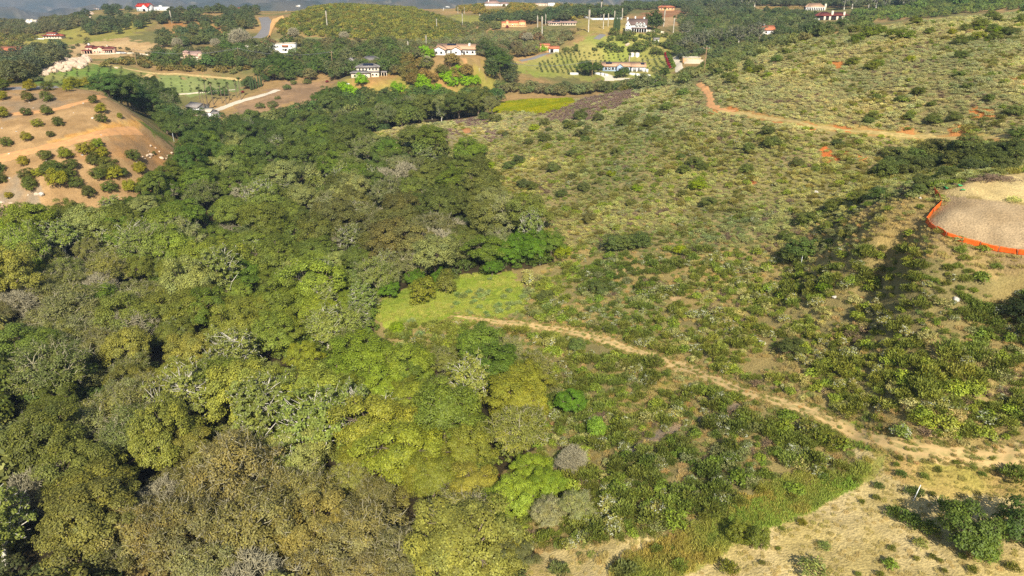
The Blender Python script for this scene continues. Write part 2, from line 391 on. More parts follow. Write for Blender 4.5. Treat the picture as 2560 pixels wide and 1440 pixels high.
c = c*(1-k2)+lin((158, 142, 120))*k2; cf[m] = c[m]
FOREST = [(-60,600),(150,560),(300,540),(370,515),(400,475),(450,440),(500,405),(475,355),(425,310),(350,270),(320,245),(350,236),(400,255),(460,315),(530,345),(600,335),(760,312),(830,285),(1000,282),(1240,285),(1000,318),(880,345),(830,365),(1000,375),(1110,385),(1190,420),(1230,480),(1260,560),(1370,610),(1400,655),(1290,680),(1180,690),(1050,712),(960,728),(915,785),(950,850),(1080,885),(1250,895),(1330,935),(1350,1000),(1340,1120),(1260,1180),(1195,1240),(1205,1330),(1300,1450),(1300,1560),(-60,1560)]
cover('slope_upper', [(1370,610),(1190,420),(1110,385),(1000,375),(860,352),(1240,288),(1560,226),(1750,184),(2080,86),(2660,22),(2700,440),(2330,470),(2000,600),(1700,640)], (140, 130, 88), (156, 138, 100), 7)
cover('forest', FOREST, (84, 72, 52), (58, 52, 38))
cover('meadow', [(925,790),(965,740),(1080,700),(1200,682),(1290,690),(1325,738),(1300,782),(1240,800),(1120,800),(1050,818),(985,820)], (140, 158, 52), (166, 174, 70), 5)
cover('orchard_soil', [(-60,215),(150,213),(245,214),(262,245),(310,265),(370,310),(420,352),(470,392),(410,500),(300,545),(100,530),(-60,590)], (186, 150, 112), (164, 130, 94), 5)
cover('orchard_litter', [(-60,235),(120,232),(200,255),(90,300),(-60,290)], (158, 134, 112), (178, 140, 104), 6)
cover('orchard_low', [(-60,470),(60,440),(90,500),(30,560),(-60,590)], (160, 140, 122), (184, 146, 108), 5)
cover('orchard_mid', [(130,390),(260,340),(360,330),(440,385),(380,420),(300,390),(180,400)], (158, 126, 96), (186, 138, 92), 5)
cover('cut_strip', [(120,352),(200,328),(280,306),(350,296),(366,312),(345,322),(240,332),(150,354)], (206, 150, 86), (216, 172, 112), 3, .4)
cover('bankgrass', [(362,312),(395,325),(440,352),(445,362),(400,350)], (120, 140, 50), (140,140,70), 4)
cover('hill_grass', [(70,205),(110,185),(230,160),(300,165),(372,183),(345,208),(250,222),(80,222)], (112, 138, 64), (146, 144, 84), 14)
cover('hill_grass2', [(345,215),(395,190),(450,187),(620,203),(610,225),(480,240),(390,243)], (134, 144, 88), (148, 150, 100), 14)
cover('bare_drive', [(590,262),(640,240),(720,208),(770,203),(822,200),(800,250),(700,262),(620,300),(560,296)], (178, 142, 112), (154, 124, 100), 10)
cover('tan_slope', [(180,85),(260,88),(340,100),(430,122),(480,150),(400,150),(320,143),(190,150),(150,158),(160,130)], (190, 154, 112), (206, 172, 132), 20)
cover('grass_left', [(40,100),(120,80),(240,52),(330,40),(380,60),(330,90),(200,110),(60,120)], (168, 152, 84), (150, 146, 76), 25)
cover('orange_a', [(405,48),(450,50),(480,75),(455,100),(420,85)], (182, 124, 76), (176, 138, 90), 15)
cover('orange_b', [(500,58),(560,62),(560,85),(520,78)], (182, 124, 76), (190, 150, 100), 15)
cover('orange_c', [(575,40),(650,42),(650,60),(600,62)], (190, 150, 100), (200, 165, 110), 15)
cover('grove_soil', [(690,60),(760,25),(860,10),(1000,18),(1100,45),(1150,100),(1000,108),(860,92),(720,92)], (150, 132, 80), (176, 146, 96), 20)
cover('light_grass', [(700,95),(860,92),(900,130),(840,145),(720,130)], (152, 146, 98), (140, 140, 90), 20)
cover('slope_green', [(1130,35),(1240,42),(1320,55),(1240,66),(1150,62)], (168, 160, 84), (156, 150, 80), 20)
cover('villa_hill', [(1290,160),(1420,120),(1480,90),(1560,84),(1680,84),(1720,110),(1690,140),(1680,200),(1560,200),(1330,190),(1280,172)], (148, 152, 76), (172, 160, 96), 18)
cover('villa_back', [(1440,50),(1560,46),(1570,75),(1500,85),(1440,90)], (178, 152, 92), (160, 146, 82), 18)
cover('ploughed', [(1588,45),(1610,32),(1690,24),(1720,30),(1680,42),(1600,50)], (168, 118, 86), (176, 130, 98), 18)
cover('ploughed_b', [(1640,62),(1650,45),(1700,38),(1690,60),(1670,68)], (184, 150, 114), None)
cover('vine_field', [(1898,0),(2020,-2),(2015,22),(1905,22)], (196, 162, 106), None)
cover('knoll_grass', [(870,200),(960,188),(1090,170),(1230,165),(1240,235),(1000,245),(880,240)], (164, 152, 78), (184, 142, 92), 12)
cover('knoll_dirt', [(1140,150),(1175,150),(1172,172),(1165,185),(1150,170)], (206, 158, 112), None)
cover('ridge_pale', [(860,352),(1000,318),(1240,288),(1440,290),(1300,330),(1120,370),(960,372)], (150, 138, 104), (160, 146, 116), 10)
cover('yellow_patch', [(1225,275),(1245,256),(1330,248),(1425,247),(1440,256),(1400,272),(1360,284),(1290,280),(1250,284)], (158, 150, 14), (142, 146, 20), 6)
cover('sand_pad', [(2345,482),(2385,470),(2440,452),(2500,440),(2640,420),(2640,520),(2560,508),(2480,498)], (232, 204, 152), (220, 190, 138), 9, .3)
cover('pad_slope', [(2345,484),(2480,499),(2640,522),(2640,660),(2560,636),(2440,612),(2350,584),(2314,562),(2340,530),(2362,510)], (200, 172, 142), (184, 156, 126), 3, .3)
cover('pad_edge', [(2330,485),(2362,512),(2312,562),(2350,590),(2460,622),(2640,655),(2640,690),(2480,690),(2300,620),(2180,600),(2120,560),(2160,520),(2260,490)], (188, 160, 106), (150, 126, 100), 8, .6)
cover('low_hay', [(2130,1110),(2300,1120),(2640,1110),(2640,1560),(1310,1560),(1290,1390),(1400,1370),(1700,1330),(1830,1290),(2000,1250),(2150,1180)], (220, 194, 146), (200, 176, 120), 5)
cover('trail_verge', [(1795,266),(1900,284),(2050,308),(2200,322),(2350,332),(2600,338),(2600,356),(2350,352),(2200,342),(2050,326),(1900,300),(1795,282)], (176, 158, 96), (196, 150, 96), 4, .6)
cover('green_hay', [(2180,1120),(2640,1120),(2640,1230),(2400,1250),(2200,1180)], (172, 158, 84), (192, 160, 106), 6)
cover('gold_grass', [(1560,1400),(1700,1330),(1830,1260),(1960,1190),(2130,1180),(2150,1150),(2210,1130),(2170,1190),(2060,1250),(1900,1320),(1780,1400),(1650,1460),(1520,1450)], (182, 168, 96), (160, 158, 84), 5)
cover('lime_grass', [(1830,1312),(1850,1268),(2040,1215),(2150,1195),(2120,1225),(1980,1292),(1900,1322)], (134, 158, 62), (150, 160, 70), 4)
cover('road_verge', [(2100,1050),(2200,1100),(2215,1130),(2150,1120)], (140, 152, 60), (160,150,80), 4)
cover('verge2', [(1600,985),(1700,925),(1740,940),(1700,970),(1620,1010)], (186, 162, 96), (166, 152, 80), 4)
cover('clear_a', [(1555,1130),(1600,1095),(1700,1050),(1860,1005),(1880,1020),(1760,1060),(1640,1110),(1580,1140)], (186, 152, 118), (148, 134, 122), 3)
cover('clear_b', [(1530,1045),(1560,1015),(1620,1000),(1640,1012),(1570,1045)], (206, 172, 130), (190,160,120), 3)
for px, py, r, c in [(2095,160,13,(198,128,72)),(1165,325,14,(196,138,96)),(2065,385,15,(200,112,62)),(2110,388,12,(200,128,76)),(1882,455,8,(196,118,72)),(1410,437,6,(190,130,90)),
        (2160,400,10,(200,128,76)),(2460,285,16,(200,128,72)),(2400,330,14,(204,138,84)),(2270,330,14,(206,142,88)),(2100,320,16,(204,132,78)),(2030,318,14,(200,132,80)),
        (1950,302,12,(200,132,80)),(1830,275,14,(204,134,80)),(2545,200,12,(198,128,76)),(2510,345,10,(190,150,100)),(2240,445,8,(180,130,90)),(1780,280,12,(204,134,80)),
        (1240,1195,12,(210,150,90)),(1500,720,14,(214,180,140)),(1450,910,14,(186,150,118)),(1530,915,10,(196,166,130)),(1540,680,16,(206,180,136)),(1100,340,12,(196,150,116)),
        (1690,745,12,(206,172,130)),(1640,900,16,(214,180,136)),(2480,155,10,(196,140,90))]:
    blob(px, py, r, c)
me = bpy.data.meshes.new('ground')
nr, na = GX.shape
V = np.stack([GX, GY, GZ], -1).reshape(-1, 3)
I = np.arange(nr*na).reshape(nr, na)
Fc = np.stack([I[:-1, :-1], I[:-1, 1:], I[1:, 1:], I[1:, :-1]], -1).reshape(-1, 4)[:, ::-1]
# close the sheet behind and under the camera
V = np.concatenate([V, [[0, 0, GZ[0].mean()]]]); cc = len(V)-1
cap = np.array([[I[0, j], I[0, j+1], cc, -1] for j in range(na-1)])
cap = np.array([[cc, b, a, -1] for a, b, _, _ in cap])
ground_me = mesh_np('ground', V, np.concatenate([Fc, cap]), [])
if ground_me.polygons[1000].normal.z < 0: ground_me.flip_normals()
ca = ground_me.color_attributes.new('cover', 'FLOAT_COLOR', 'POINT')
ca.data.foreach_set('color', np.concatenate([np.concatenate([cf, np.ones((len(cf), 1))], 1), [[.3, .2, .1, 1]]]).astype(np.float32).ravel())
ground_me.polygons.foreach_set('use_smooth', [True]*len(ground_me.polygons))
m, N, L = new_mat('ground_cover')
o = N.new('ShaderNodeOutputMaterial'); b = N.new('ShaderNodeBsdfPrincipled'); b.inputs['Roughness'].default_value = .95; b.inputs['Specular IOR Level'].default_value = .1
at = N.new('ShaderNodeAttribute'); at.attribute_name = 'cover'
geo = N.new('ShaderNodeNewGeometry')
def nz(scale, det, lo, hi):
    q = N.new('ShaderNodeTexNoise'); q.inputs['Scale'].default_value = scale; q.inputs['Detail'].default_value = det; L.new(geo.outputs['Position'], q.inputs['Vector'])
    r = N.new('ShaderNodeMapRange'); r.inputs['From Min'].default_value = .3; r.inputs['From Max'].default_value = .7; r.inputs['To Min'].default_value = lo; r.inputs['To Max'].default_value = hi
    L.new(q.outputs[0], r.inputs[0]); return q, r
q1, r1 = nz(3.5, 6, .72, 1.22); q2, r2 = nz(.35, 5, .82, 1.14); q3, r3 = nz(.02, 6, .8, 1.15)
mm = N.new('ShaderNodeMath'); mm.operation = 'MULTIPLY'; L.new(r1.outputs[0], mm.inputs[0]); L.new(r2.outputs[0], mm.inputs[1])
m3 = N.new('ShaderNodeMath'); m3.operation = 'MULTIPLY'; L.new(mm.outputs[0], m3.inputs[0]); L.new(r3.outputs[0], m3.inputs[1])
m4 = N.new('ShaderNodeMath'); m4.operation = 'MULTIPLY'; m4.inputs[1].default_value = .86; L.new(m3.outputs[0], m4.inputs[0]); m3 = m4
wy = N.new('ShaderNodeVectorMath'); wy.operation = 'MULTIPLY'; wy.inputs[1].default_value = (1.0, 1.02, .88); L.new(at.outputs['Color'], wy.inputs[0])
vs = N.new('ShaderNodeVectorMath'); vs.operation = 'SCALE'; L.new(wy.outputs[0], vs.inputs[0]); L.new(m3.outputs[0], vs.inputs['Scale'])
L.new(vs.outputs[0], b.inputs['Base Color'])
bp = N.new('ShaderNodeBump'); bp.inputs['Strength'].default_value = .7; bp.inputs['Distance'].default_value = .25; L.new(q1.outputs[0], bp.inputs['Height']); L.new(bp.outputs[0], b.inputs['Normal'])
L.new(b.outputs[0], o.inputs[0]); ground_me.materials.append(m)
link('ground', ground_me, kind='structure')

# ------------------------------------------------------------------ roads and tracks, laid on the ground
ROADS = []
def road(name, pp, width, mat, seed=1, lift=.1, ragged=.25, world=None):
    if world is None:
        q = hit([p[0] for p in pp], [p[1] for p in pp])[:, :2]
    else: q = np.array(world)
    d = np.concatenate([[0], np.cumsum(np.hypot(*np.diff(q, axis=0).T))])
    far_ = q[:, 1].mean() > 300
    s = np.arange(0, d[-1], 1.5 if far_ else .7)
    # smooth the centre line
    cx = np.interp(s, d, q[:, 0]); cy = np.interp(s, d, q[:, 1])
    kk = 9; ker = np.ones(kk)/kk
    cx = np.convolve(np.pad(cx, kk//2, mode='edge'), ker, 'valid'); cy = np.convolve(np.pad(cy, kk//2, mode='edge'), ker, 'valid')
    tx = np.gradient(cx); ty = np.gradient(cy); l = np.hypot(tx, ty)+1e-9; nx = -ty/l; ny = tx/l
    tp_ = np.clip(.3+s/28, .3, 1) if seed == 1 else 1.0
    w1 = tp_*width/2*(1+ragged*2*fbm(s/2.2, s*0+seed, 60+seed, 3)); w2 = tp_*width/2*(1+ragged*2*fbm(s/2.2, s*0+seed+9, 60+seed, 3))
    k = 9; t = np.linspace(-1, 1, k)
    off = np.where(t[None] < 0, t[None]*w1[:, None], t[None]*w2[:, None])
    PX = cx[:, None]+nx[:, None]*off; PY = cy[:, None]+ny[:, None]*off
    PZ = gz(PX.ravel(), PY.ravel()).reshape(PX.shape)+lift*(1-np.abs(t[None])**6*.95)
    V = np.stack([PX, PY, PZ], -1).reshape(-1, 3); I = np.arange(len(V)).reshape(PX.shape)
    Fc = np.stack([I[:-1, :-1], I[1:, :-1], I[1:, 1:], I[:-1, 1:]], -1).reshape(-1, 4)
    ctr = np.tile(np.array([1, .6, .1, .8, .8, .1, .6, 1]), len(cx)-1)
    me = mesh_np(name, V, Fc, [mat], {'verge': ctr}); me.polygons.foreach_set('use_smooth', [True]*len(me.polygons))
    ROADS.append((cx, cy, width)); return link(name, me, kind='structure')
road('dirt_track', [(1120,788),(1200,797),(1290,808),(1400,824),(1500,845),(1600,882),(1700,914),(1800,957),(1900,992),(2000,1022),(2100,1062),(2170,1096),(2240,1120),(2310,1130),(2390,1139),(2480,1145),(2620,1152)], 2.8, M['trackdirt'], 1, ragged=.45)
road('dirt_track', [(-40,408),(60,382),(150,362),(240,338),(330,328),(352,326)], 3.6, M['orangedirt'], 3)
road('dirt_track', [(-30,290),(60,283),(120,278),(180,262),(232,250),(262,240)], 2.6, M['orangedirt'], 4, ragged=.4)
road('asphalt_road', [(-40,224),(60,220),(150,217)], 7, M['asphalt'], 5, ragged=.05)
road('dirt_track', [(205,156),(260,163),(320,172),(376,182),(430,184),(500,190),(570,194),(612,200)], 3.5, M['trackdirt'], 6)
road('dirt_track', [(378,184),(362,196),(345,206)], 3.5, M['trackdirt'], 7)
road('gravel_path', [(430,235),(500,231),(560,226),(600,222)], 1.6, M['concrete'], 8)
road('driveway', [(492,292),(520,283),(560,268),(600,252),(650,240),(700,222)], 5, M['concrete'], 9)
road('asphalt_road', [(636,96),(650,92),(662,80),(668,68),(664,52),(657,43)], 9, M['asphalt'], 10, ragged=.05)
road('driveway', [(1295,152),(1330,146),(1360,137),(1385,131)], 4, M['asphalt'], 11, ragged=.05)
road('driveway', [(1488,100),(1498,93),(1510,84)], 5, M['asphalt'], 12, ragged=.1)
road('driveway', [(1520,205),(1530,196),(1500,183),(1490,180)], 6, M['concrete'], 13, ragged=.1)
road('driveway', [(1686,140),(1690,152),(1697,165),(1700,180)], 4.5, M['concrete'], 14, ragged=.1)
road('asphalt_road', [(1530,198),(1580,198),(1640,199),(1700,200)], 4, M['concrete'], 15, ragged=.1)
road('hillside_trail', [(1795,276),(1860,284),(1940,300),(2030,316),(2120,326),(2200,333),(2280,339),(2360,345),(2460,346),(2600,352)], 2.2, M['trail'], 17, ragged=.95)
road('dirt_track', [(1745,208),(1768,225),(1776,245),(1776,262),(1800,275),(1840,280)], 2.6, M['orangedirt'], 16, ragged=.6)

# ------------------------------------------------------------------ plants: source shapes
def unit(v): return v/(np.linalg.norm(v, axis=-1, keepdims=True)+1e-9)
class Plant:
    def __init__(s, seed): s.r = np.random.RandomState(seed); s.lv = []; s.tone = []; s.hue = []; s.bl = []; s.wood = MB()
    def leaves(s, pos, nrm, L, Wd, tone, hue, bloom=None, along=None):
        n = len(pos); r = s.r; nrm = unit(nrm)
        t = unit(np.cross(nrm, r.normal(size=(n, 3)))) if along is None else unit(along+r.normal(size=(n, 3))*.25)
        b = unit(np.cross(nrm, t)); k = r.uniform(.7, 1.3, (n, 1)); L = L*k; Wd = Wd*k
        q = np.stack([pos-t*L*.5, pos+b*Wd*.5+t*L*.08, pos+t*L*.5, pos-b*Wd*.5+t*L*.08], 1)
        s.lv.append(q); s.tone.append(np.broadcast_to(tone, n)); s.hue.append(np.broadcast_to(hue, n))
        s.bl.append(np.zeros(n) if bloom is None else bloom)
    def crown(s, name):
        q = np.concatenate(s.lv); n = len(q); V = q.reshape(-1, 3); Fc = np.arange(n*4).reshape(n, 4)
        return mesh_np(name, V, Fc, [M['leaf']], {'tone': np.concatenate(s.tone), 'hue': np.clip(np.concatenate(s.hue), 0, 1), 'bloom': np.concatenate(s.bl)})
    def trunk(s, name, mat): return s.wood.mesh(name, mat)
    def both(s, name, mat):
        q = np.concatenate(s.lv); n = len(q); V = q.reshape(-1, 3); Fc = np.arange(n*4).reshape(n, 4)
        if not s.wood.v: return s.crown(name)
        V2, F2 = s.wood.arr(); F2 = np.where(F2 >= 0, F2+len(V), -1); z = np.zeros(len(F2))
        return mesh_np(name, np.concatenate([V, V2]), np.concatenate([Fc, F2]), [M['leaf'], mat],
            {'tone': np.concatenate([np.concatenate(s.tone), z]), 'hue': np.concatenate([np.clip(np.concatenate(s.hue), 0, 1), z]), 'bloom': np.concatenate([np.concatenate(s.bl), z])},
            midx=np.concatenate([np.zeros(n), np.ones(len(F2))]))
def sph_dirs(n, r, zmin=-.35):
    i = np.arange(n)+.5; z = 1-(1-zmin)*i/n; ph = i*2.39996+r.rand()*6
    z = np.clip(z+r.normal(size=n)*.06, -1, 1); q = np.sqrt(1-z*z); ph = ph+r.normal(size=n)*.25
    return np.stack([q*np.cos(ph), q*np.sin(ph), z], 1)
def make_tree(seed, R, H, base, ncl, nleaf, ls, rc, zmin=-.3, inner=.35, twigs=0, tr=.28, upb=.3, spread=.2, leafshape=.62, limb=12, trunkpale=False, leanpow=1, lobes=.3, twr=.035, hue=.5):
    p = Plant(seed); r = p.r
    d = sph_dirs(ncl, r, zmin); ax = np.array([R, R*r.uniform(.85, 1.1), (H-base)*.62]); c0 = np.array([r.uniform(-.1, .1)*R, r.uniform(-.1, .1)*R, base+(H-base)*.36])
    lob = 1+lobes*2*fbm(d[:, 0]*1.7+seed, d[:, 1]*1.7+d[:, 2]*1.3, seed % 50+70, 2)
    cen = c0+d*ax*(lob*r.uniform(1-spread, 1, ncl))[:, None]
    ni = int(ncl*inner); cen = np.concatenate([cen, c0+unit(r.normal(size=(ni, 3)))*ax*r.uniform(.25, .7, (ni, 1))]); cen[:, 2] = np.maximum(cen[:, 2], base*.55+.3)
    for c in cen:
        rr = rc*r.uniform(.7, 1.35); n = int(nleaf*rr*rr/(rc*rc)); dd = unit(r.normal(size=(n, 3))); dd[:, 2] = np.where(dd[:, 2] < -.4, -dd[:, 2], dd[:, 2])
        f = r.uniform(.35, 1, (n, 1))**.6; pos = c+dd*rr*f*np.array([1, 1, .72]); out = unit(c-c0)
        nr = dd*.7+out*.4+np.array([0, 0, upb+.2])+r.normal(size=(n, 3))*.34
        ct = r.uniform(.82, 1.16); p.leaves(pos, nr, ls, ls*leafshape, ct*r.uniform(.62, 1.42, n)*(.75+.25*f[:, 0]), np.clip(hue+r.normal()*.22+r.normal(size=n)*.15, 0, 1))
        if twigs:
            for _ in range(twigs):
                t = unit(r.normal(size=3)+out*1.0+np.array([0, 0, .5])); a = c+unit(r.normal(size=3))*rr*.2; m = a+t*rr*.6+r.normal(size=3)*rr*.14
                p.wood.tube([a, m, a+t*rr*r.uniform(1.0, 1.3)+r.normal(size=3)*rr*.15], [twr*1.6, twr, twr*.5], 3, False)
    top = np.array([c0[0], c0[1], base*.8+.3]); kt = []
    p.wood.tube([(0, 0, -.6), (r.uniform(-.1, .1), r.uniform(-.1, .1), base*.35), top], [tr*1.5, tr*1.05, tr*.9], 7)
    order = r.permutation(ncl); mains = cen[order[:limb]]; ends = []
    for c in mains:
        m1 = top+(c-top)*.4+np.array([0, 0, .06*H])+r.normal(size=3)*R*.08; m2 = top+(c-top)*.72+r.normal(size=3)*R*.07
        p.wood.tube([top-np.array([0, 0, .1]), m1, m2, c+unit(c-c0)*rc*.5], [tr*.55, tr*.38, tr*.25, tr*.08], 5); ends += [m1, m2]
    ends = np.array(ends)
    for c in cen[order[limb:]] if limb < ncl else []:
        e = ends[np.argmin(((ends-c)**2).sum(1))]; p.wood.tube([e, (e+c)/2+r.normal(size=3)*R*.06, c+unit(c-c0)*rc*.6], [tr*.2, tr*.13, tr*.04], 4, False)
    return p
def make_shrub(seed, n, ls, asp=.55, H=1.1, ncl=16, rc=.42, bloom=0, spiky=False, twig=0, hue=.4, twigonly=False):
    p = Plant(seed); r = p.r
    d = sph_dirs(ncl, r, .0); cen = d*np.array([.72, .72, H*.62])*r.uniform(.75, 1.08, (ncl, 1))+np.array([0, 0, .18])
    cen = np.concatenate([cen, np.array([[0, 0, .3], [.3, .1, .25], [-.2, -.3, .25]])]); per = n//len(cen)
    for c in cen:
        rr = rc*r.uniform(.7, 1.3); m = per; dd = unit(r.normal(size=(m, 3))); dd[:, 2] = np.abs(dd[:, 2])*.9
        pos = c+dd*rr*r.uniform(.4, 1, (m, 1)); pos[:, 2] = np.maximum(pos[:, 2], .03)
        b = (r.rand(m) < bloom*(dd[:, 2] > .25)).astype(float)
        if r.rand() < .35: b = b*0
        al = None
        if spiky: al = dd*.5+unit(c*np.array([1, 1, .2]))*.4+np.array([0, 0, 1.1])
        if not twigonly:
            p.leaves(pos, dd+np.array([0, 0, .35])+r.normal(size=(m, 3))*.45 if not spiky else dd+r.normal(size=(m, 3))*.5, ls, ls*asp, r.uniform(.82, 1.15)*r.uniform(.6, 1.4, m), np.clip(hue+r.normal()*.2+r.normal(size=m)*.15, 0, 1), b, al)
        for _ in range(twig):
            e = c+unit(r.normal(size=3)+np.array([0, 0, .8]))*rr*r.uniform(.9, 1.3); st = np.array([c[0]*.2, c[1]*.2, 0])
            p.wood.tube([st, (st+e)/2+r.normal(size=3)*.12, e], [.03, .022, .012], 3, False)
    if twigonly: p.leaves(np.array([[0, 0, .05]]), np.array([[0, 0, 1.]]), .05, .03, .5, .5)
    return p
print('protos...')
PROTO = {}
PROTO['oak'] = [make_tree(100+i, 5.2+.3*(i % 3), 9+i % 2, 2.6, 72, 250, .265, 1.1, tr=.32, lobes=.42, spread=.34, inner=.3) for i in range(5)]
PROTO['brown'] = [make_tree(120+i, 5.0, 9, 2.6, 80, 140, .25, 1.02, spread=.34, twigs=3, tr=.34, inner=.3, lobes=.36, hue=.45, twr=.036) for i in range(4)]
PROTO['syc'] = [make_tree(140+i, 5.0, 12+i, 3.6, 170, 40, .34, .62, inner=.9, tr=.36, spread=.45, lobes=.55, limb=20, zmin=-.5, leafshape=.75, hue=.25, twigs=1, twr=.05) for i in range(4)]
PROTO['bare'] = [make_tree(150+i, 4.8, 9, 2.2, 90, 10, .22, 1.2, twigs=16, tr=.4, inner=.5, limb=22, lobes=.3, twr=.055) for i in range(2)]
PROTO['avo'] = [make_tree(160+i, 2.2, 4.0, .5, 34, 110, .24, .72, zmin=-.5, tr=.13, limb=8, lobes=.4) for i in range(4)]
PROTO['fartree'] = [make_tree(170+i, 4.2, 7+i % 2, 1.3, 40, 42, .62, 1.3, zmin=-.4, tr=.28, limb=6, inner=.2) for i in range(5)]
PROTO['farbush'] = [make_tree(180+i, 2.8, 3.6, .3, 24, 36, .5, .95, zmin=-.3, tr=.15, limb=4, inner=.2) for i in range(4)]
PROTO['gum'] = [make_tree(190+i, 4.2, 14, 4.5, 50, 46, .55, 1.2, zmin=-.7, tr=.4, limb=12, inner=.5, lobes=.6) for i in range(2)]
PROTO['chamise'] = [make_shrub(200+i, 620, .27, .32, 1.15, 15, .44, spiky=True, hue=.35) for i in range(4)]
PROTO['sage'] = [make_shrub(210+i, 560, .17, .5, .95, 18, .38, hue=.15, spiky=(i == 1)) for i in range(4)]
PROTO['green'] = [make_shrub(220+i, 620, .20, .6, 1.1, 17, .42, hue=.35) for i in range(3)]
PROTO['bloom'] = [make_shrub(230+i, 760, .17, .6, 1.25, 18, .42, bloom=.42, twig=1, hue=.3) for i in range(3)]
PROTO['dead'] = [make_shrub(240+i, 160, .14, .4, .9, 14, .4, twig=7, hue=.2) for i in range(3)]
PROTO['sapling'] = [make_shrub(250+i, 130, .34, .6, 1.6, 7, .5, twig=0) for i in range(3)]
PROTO['grove'] = [make_shrub(255+i, 420, .27, .62, 1.2, 16, .42, hue=.5) for i in range(4)]
def tuft(seed, n=150, h=.55, w=.055):
    p = Plant(seed); r = p.r; a = r.rand(n)*6.28; q = np.sqrt(r.rand(n))*.8; pos = np.stack([q*np.cos(a), q*np.sin(a), np.full(n, h*.4)], 1)
    p.leaves(pos, r.normal(size=(n, 3))*np.array([1, 1, .15]), h, w, r.uniform(.7, 1.3, n), r.rand(n)*.2, None, np.tile([0, 0, 1.2], (n, 1))+r.normal(size=(n, 3))*.35); return p
PROTO['tuft'] = [tuft(260+i) for i in range(4)]
BARKOF = {'oak': 'bark', 'brown': 'greybark', 'syc': 'palebark', 'bare': 'greybark', 'avo': 'bark', 'fartree': 'bark', 'farbush': 'bark', 'gum': 'palebark', 'dead': 'twig', 'bloom': 'twig'}
MESH = {}
def tmesh(kind, i, part):
    k = (kind, i % len(PROTO[kind]), part)
    if k not in MESH:
        p = PROTO[kind][k[1]]; mt = M[BARKOF.get(kind, 'bark')]
        MESH[k] = p.crown('crown_'+kind) if part == 'crown' else p.trunk('trunk_'+kind, mt) if part == 'trunk' else p.both(kind, mt)
    return MESH[k]

# ------------------------------------------------------------------ naming places: what a plant stands beside
LM = [('the orange safety fence',2400,600),('the tip of the orange fence',2345,495),('the brush pile on the sand pad',2475,447),('the thin white stake by the meadow',1350,653),
('the white stake on the shrub slope',2002,655),('the white pipe in the mown field',2286,1234),('the lime green meadow',1180,740),('the twin round bushes in the meadow',1085,730),
('the start of the dirt track',1180,795),('the first bend of the dirt track',1500,850),('the middle of the dirt track',1750,935),('the wide end of the dirt track',2080,1055),
('the fork of the dirt track',2200,1110),('the white boulder below the track',1487,958),('the white boulder above the track',1905,855),('the vivid round vine bush',1430,1005),
('the lime bush at the field corner',1330,1240),('the dark vivid trees above the meadow',1310,620),('the golden grass strip',1900,1260),('the grey gravel clearing',1700,1080),
('the forked white trunk',800,1145),('the leaning white trunk',485,1050),('the pale sycamore in mid canopy',600,940),('the twin pale sycamores',350,610),('the pale sycamore below the orchard',165,590),
('the broad pale sycamore',560,700),('the tall pale sycamore',660,490),('the bleached twiggy oak',1090,600),('the orchard foot',200,510),('the orchard corner rocks',410,400),
('the orchard dirt track',200,350),('the orchard top road',100,215),('the tall dark trees by the orchard',330,260),('the pale boulder outcrop',160,165),('the sapling hillside',300,190),
('the palm driveway',560,250),('the grey roofs in the trees',500,285),('the cream hip roofed house',915,185),('the long tan roofed house',1138,130),('the lime citrus knoll',1060,210),
('the blue and white ranch house',1556,172),('the striped sapling field',1450,160),('the white gabled house',1590,70),('the white adobe house',706,122),('the pink walled villa',246,125),
('the bright red roof',357,22),('the olive grove hill',860,60),('the steep asphalt road',662,70),('the peach house',1284,62),('the maroon roofed house',2083,44),('the arcaded house',2040,20),
('the yellow weed patch',1320,265),('the lilac scrub',1500,250),('the orange trail bend',1770,240),('the orange soil scars',2090,385),('the wooded gully behind the pad',2350,400),
('the grassy trail line',2200,335),('the orange soil patch on the ridge',2095,160),('the dark bush at the frame edge',2540,770),('the big round bush in the mown field',2400,1340),
('the mown field corner',2480,1400),('the dark upright pair of bushes',1870,1350),('the bare tan clearing',1570,1030),('the pale ridge scrub',1120,350),('the valley woodland middle',800,600),
('the dense woodland below the ridge',900,420),('the dark woodland gap',250,1150),('the shaded bottom of the woodland',350,1350),('the olive yellow oaks',1150,1000),('the small sunlit gully oaks',1000,1250),('the small garden hut',1641,102),('the white retaining wall',1516,48),('the white garage',1374,127),('the eucalyptus row',1760,115),('the orange tile house',1911,82),('the wooded ridge corner',1850,60),('the brown vine terrace',1955,12),('the dusty pink crest house',1236,12),('the tan planted slope',330,95),('the long white ridge house',78,55),('the terracotta house',130,92),('the white box house',745,14),('the salmon roofed barn',27,132),('the pink roofed cottage',489,150),('the sage hillside',1220,100),('the low ranch house',1402,58)]
LMX = np.array([l[1] for l in LM], float); LMY = np.array([l[2] for l in LM], float)
_U = ['', 'first', 'second', 'third', 'fourth', 'fifth', 'sixth', 'seventh', 'eighth', 'ninth', 'tenth', 'eleventh', 'twelfth', 'thirteenth', 'fourteenth', 'fifteenth', 'sixteenth', 'seventeenth', 'eighteenth', 'nineteenth']
def ordinal(n):
    if n < 20: return _U[n]
    t = n//10; return (['twentieth', 'thirtieth', 'fortieth', 'fiftieth', 'sixtieth', 'seventieth', 'eightieth', 'ninetieth'][t-2] if n % 10 == 0 else ['twenty', 'thirty', 'forty', 'fifty', 'sixty', 'seventy', 'eighty', 'ninety'][t-2]+'-'+_U[n % 10])
WORDS = ['nearest']+[ordinal(i)+' nearest' for i in range(2, 100)]
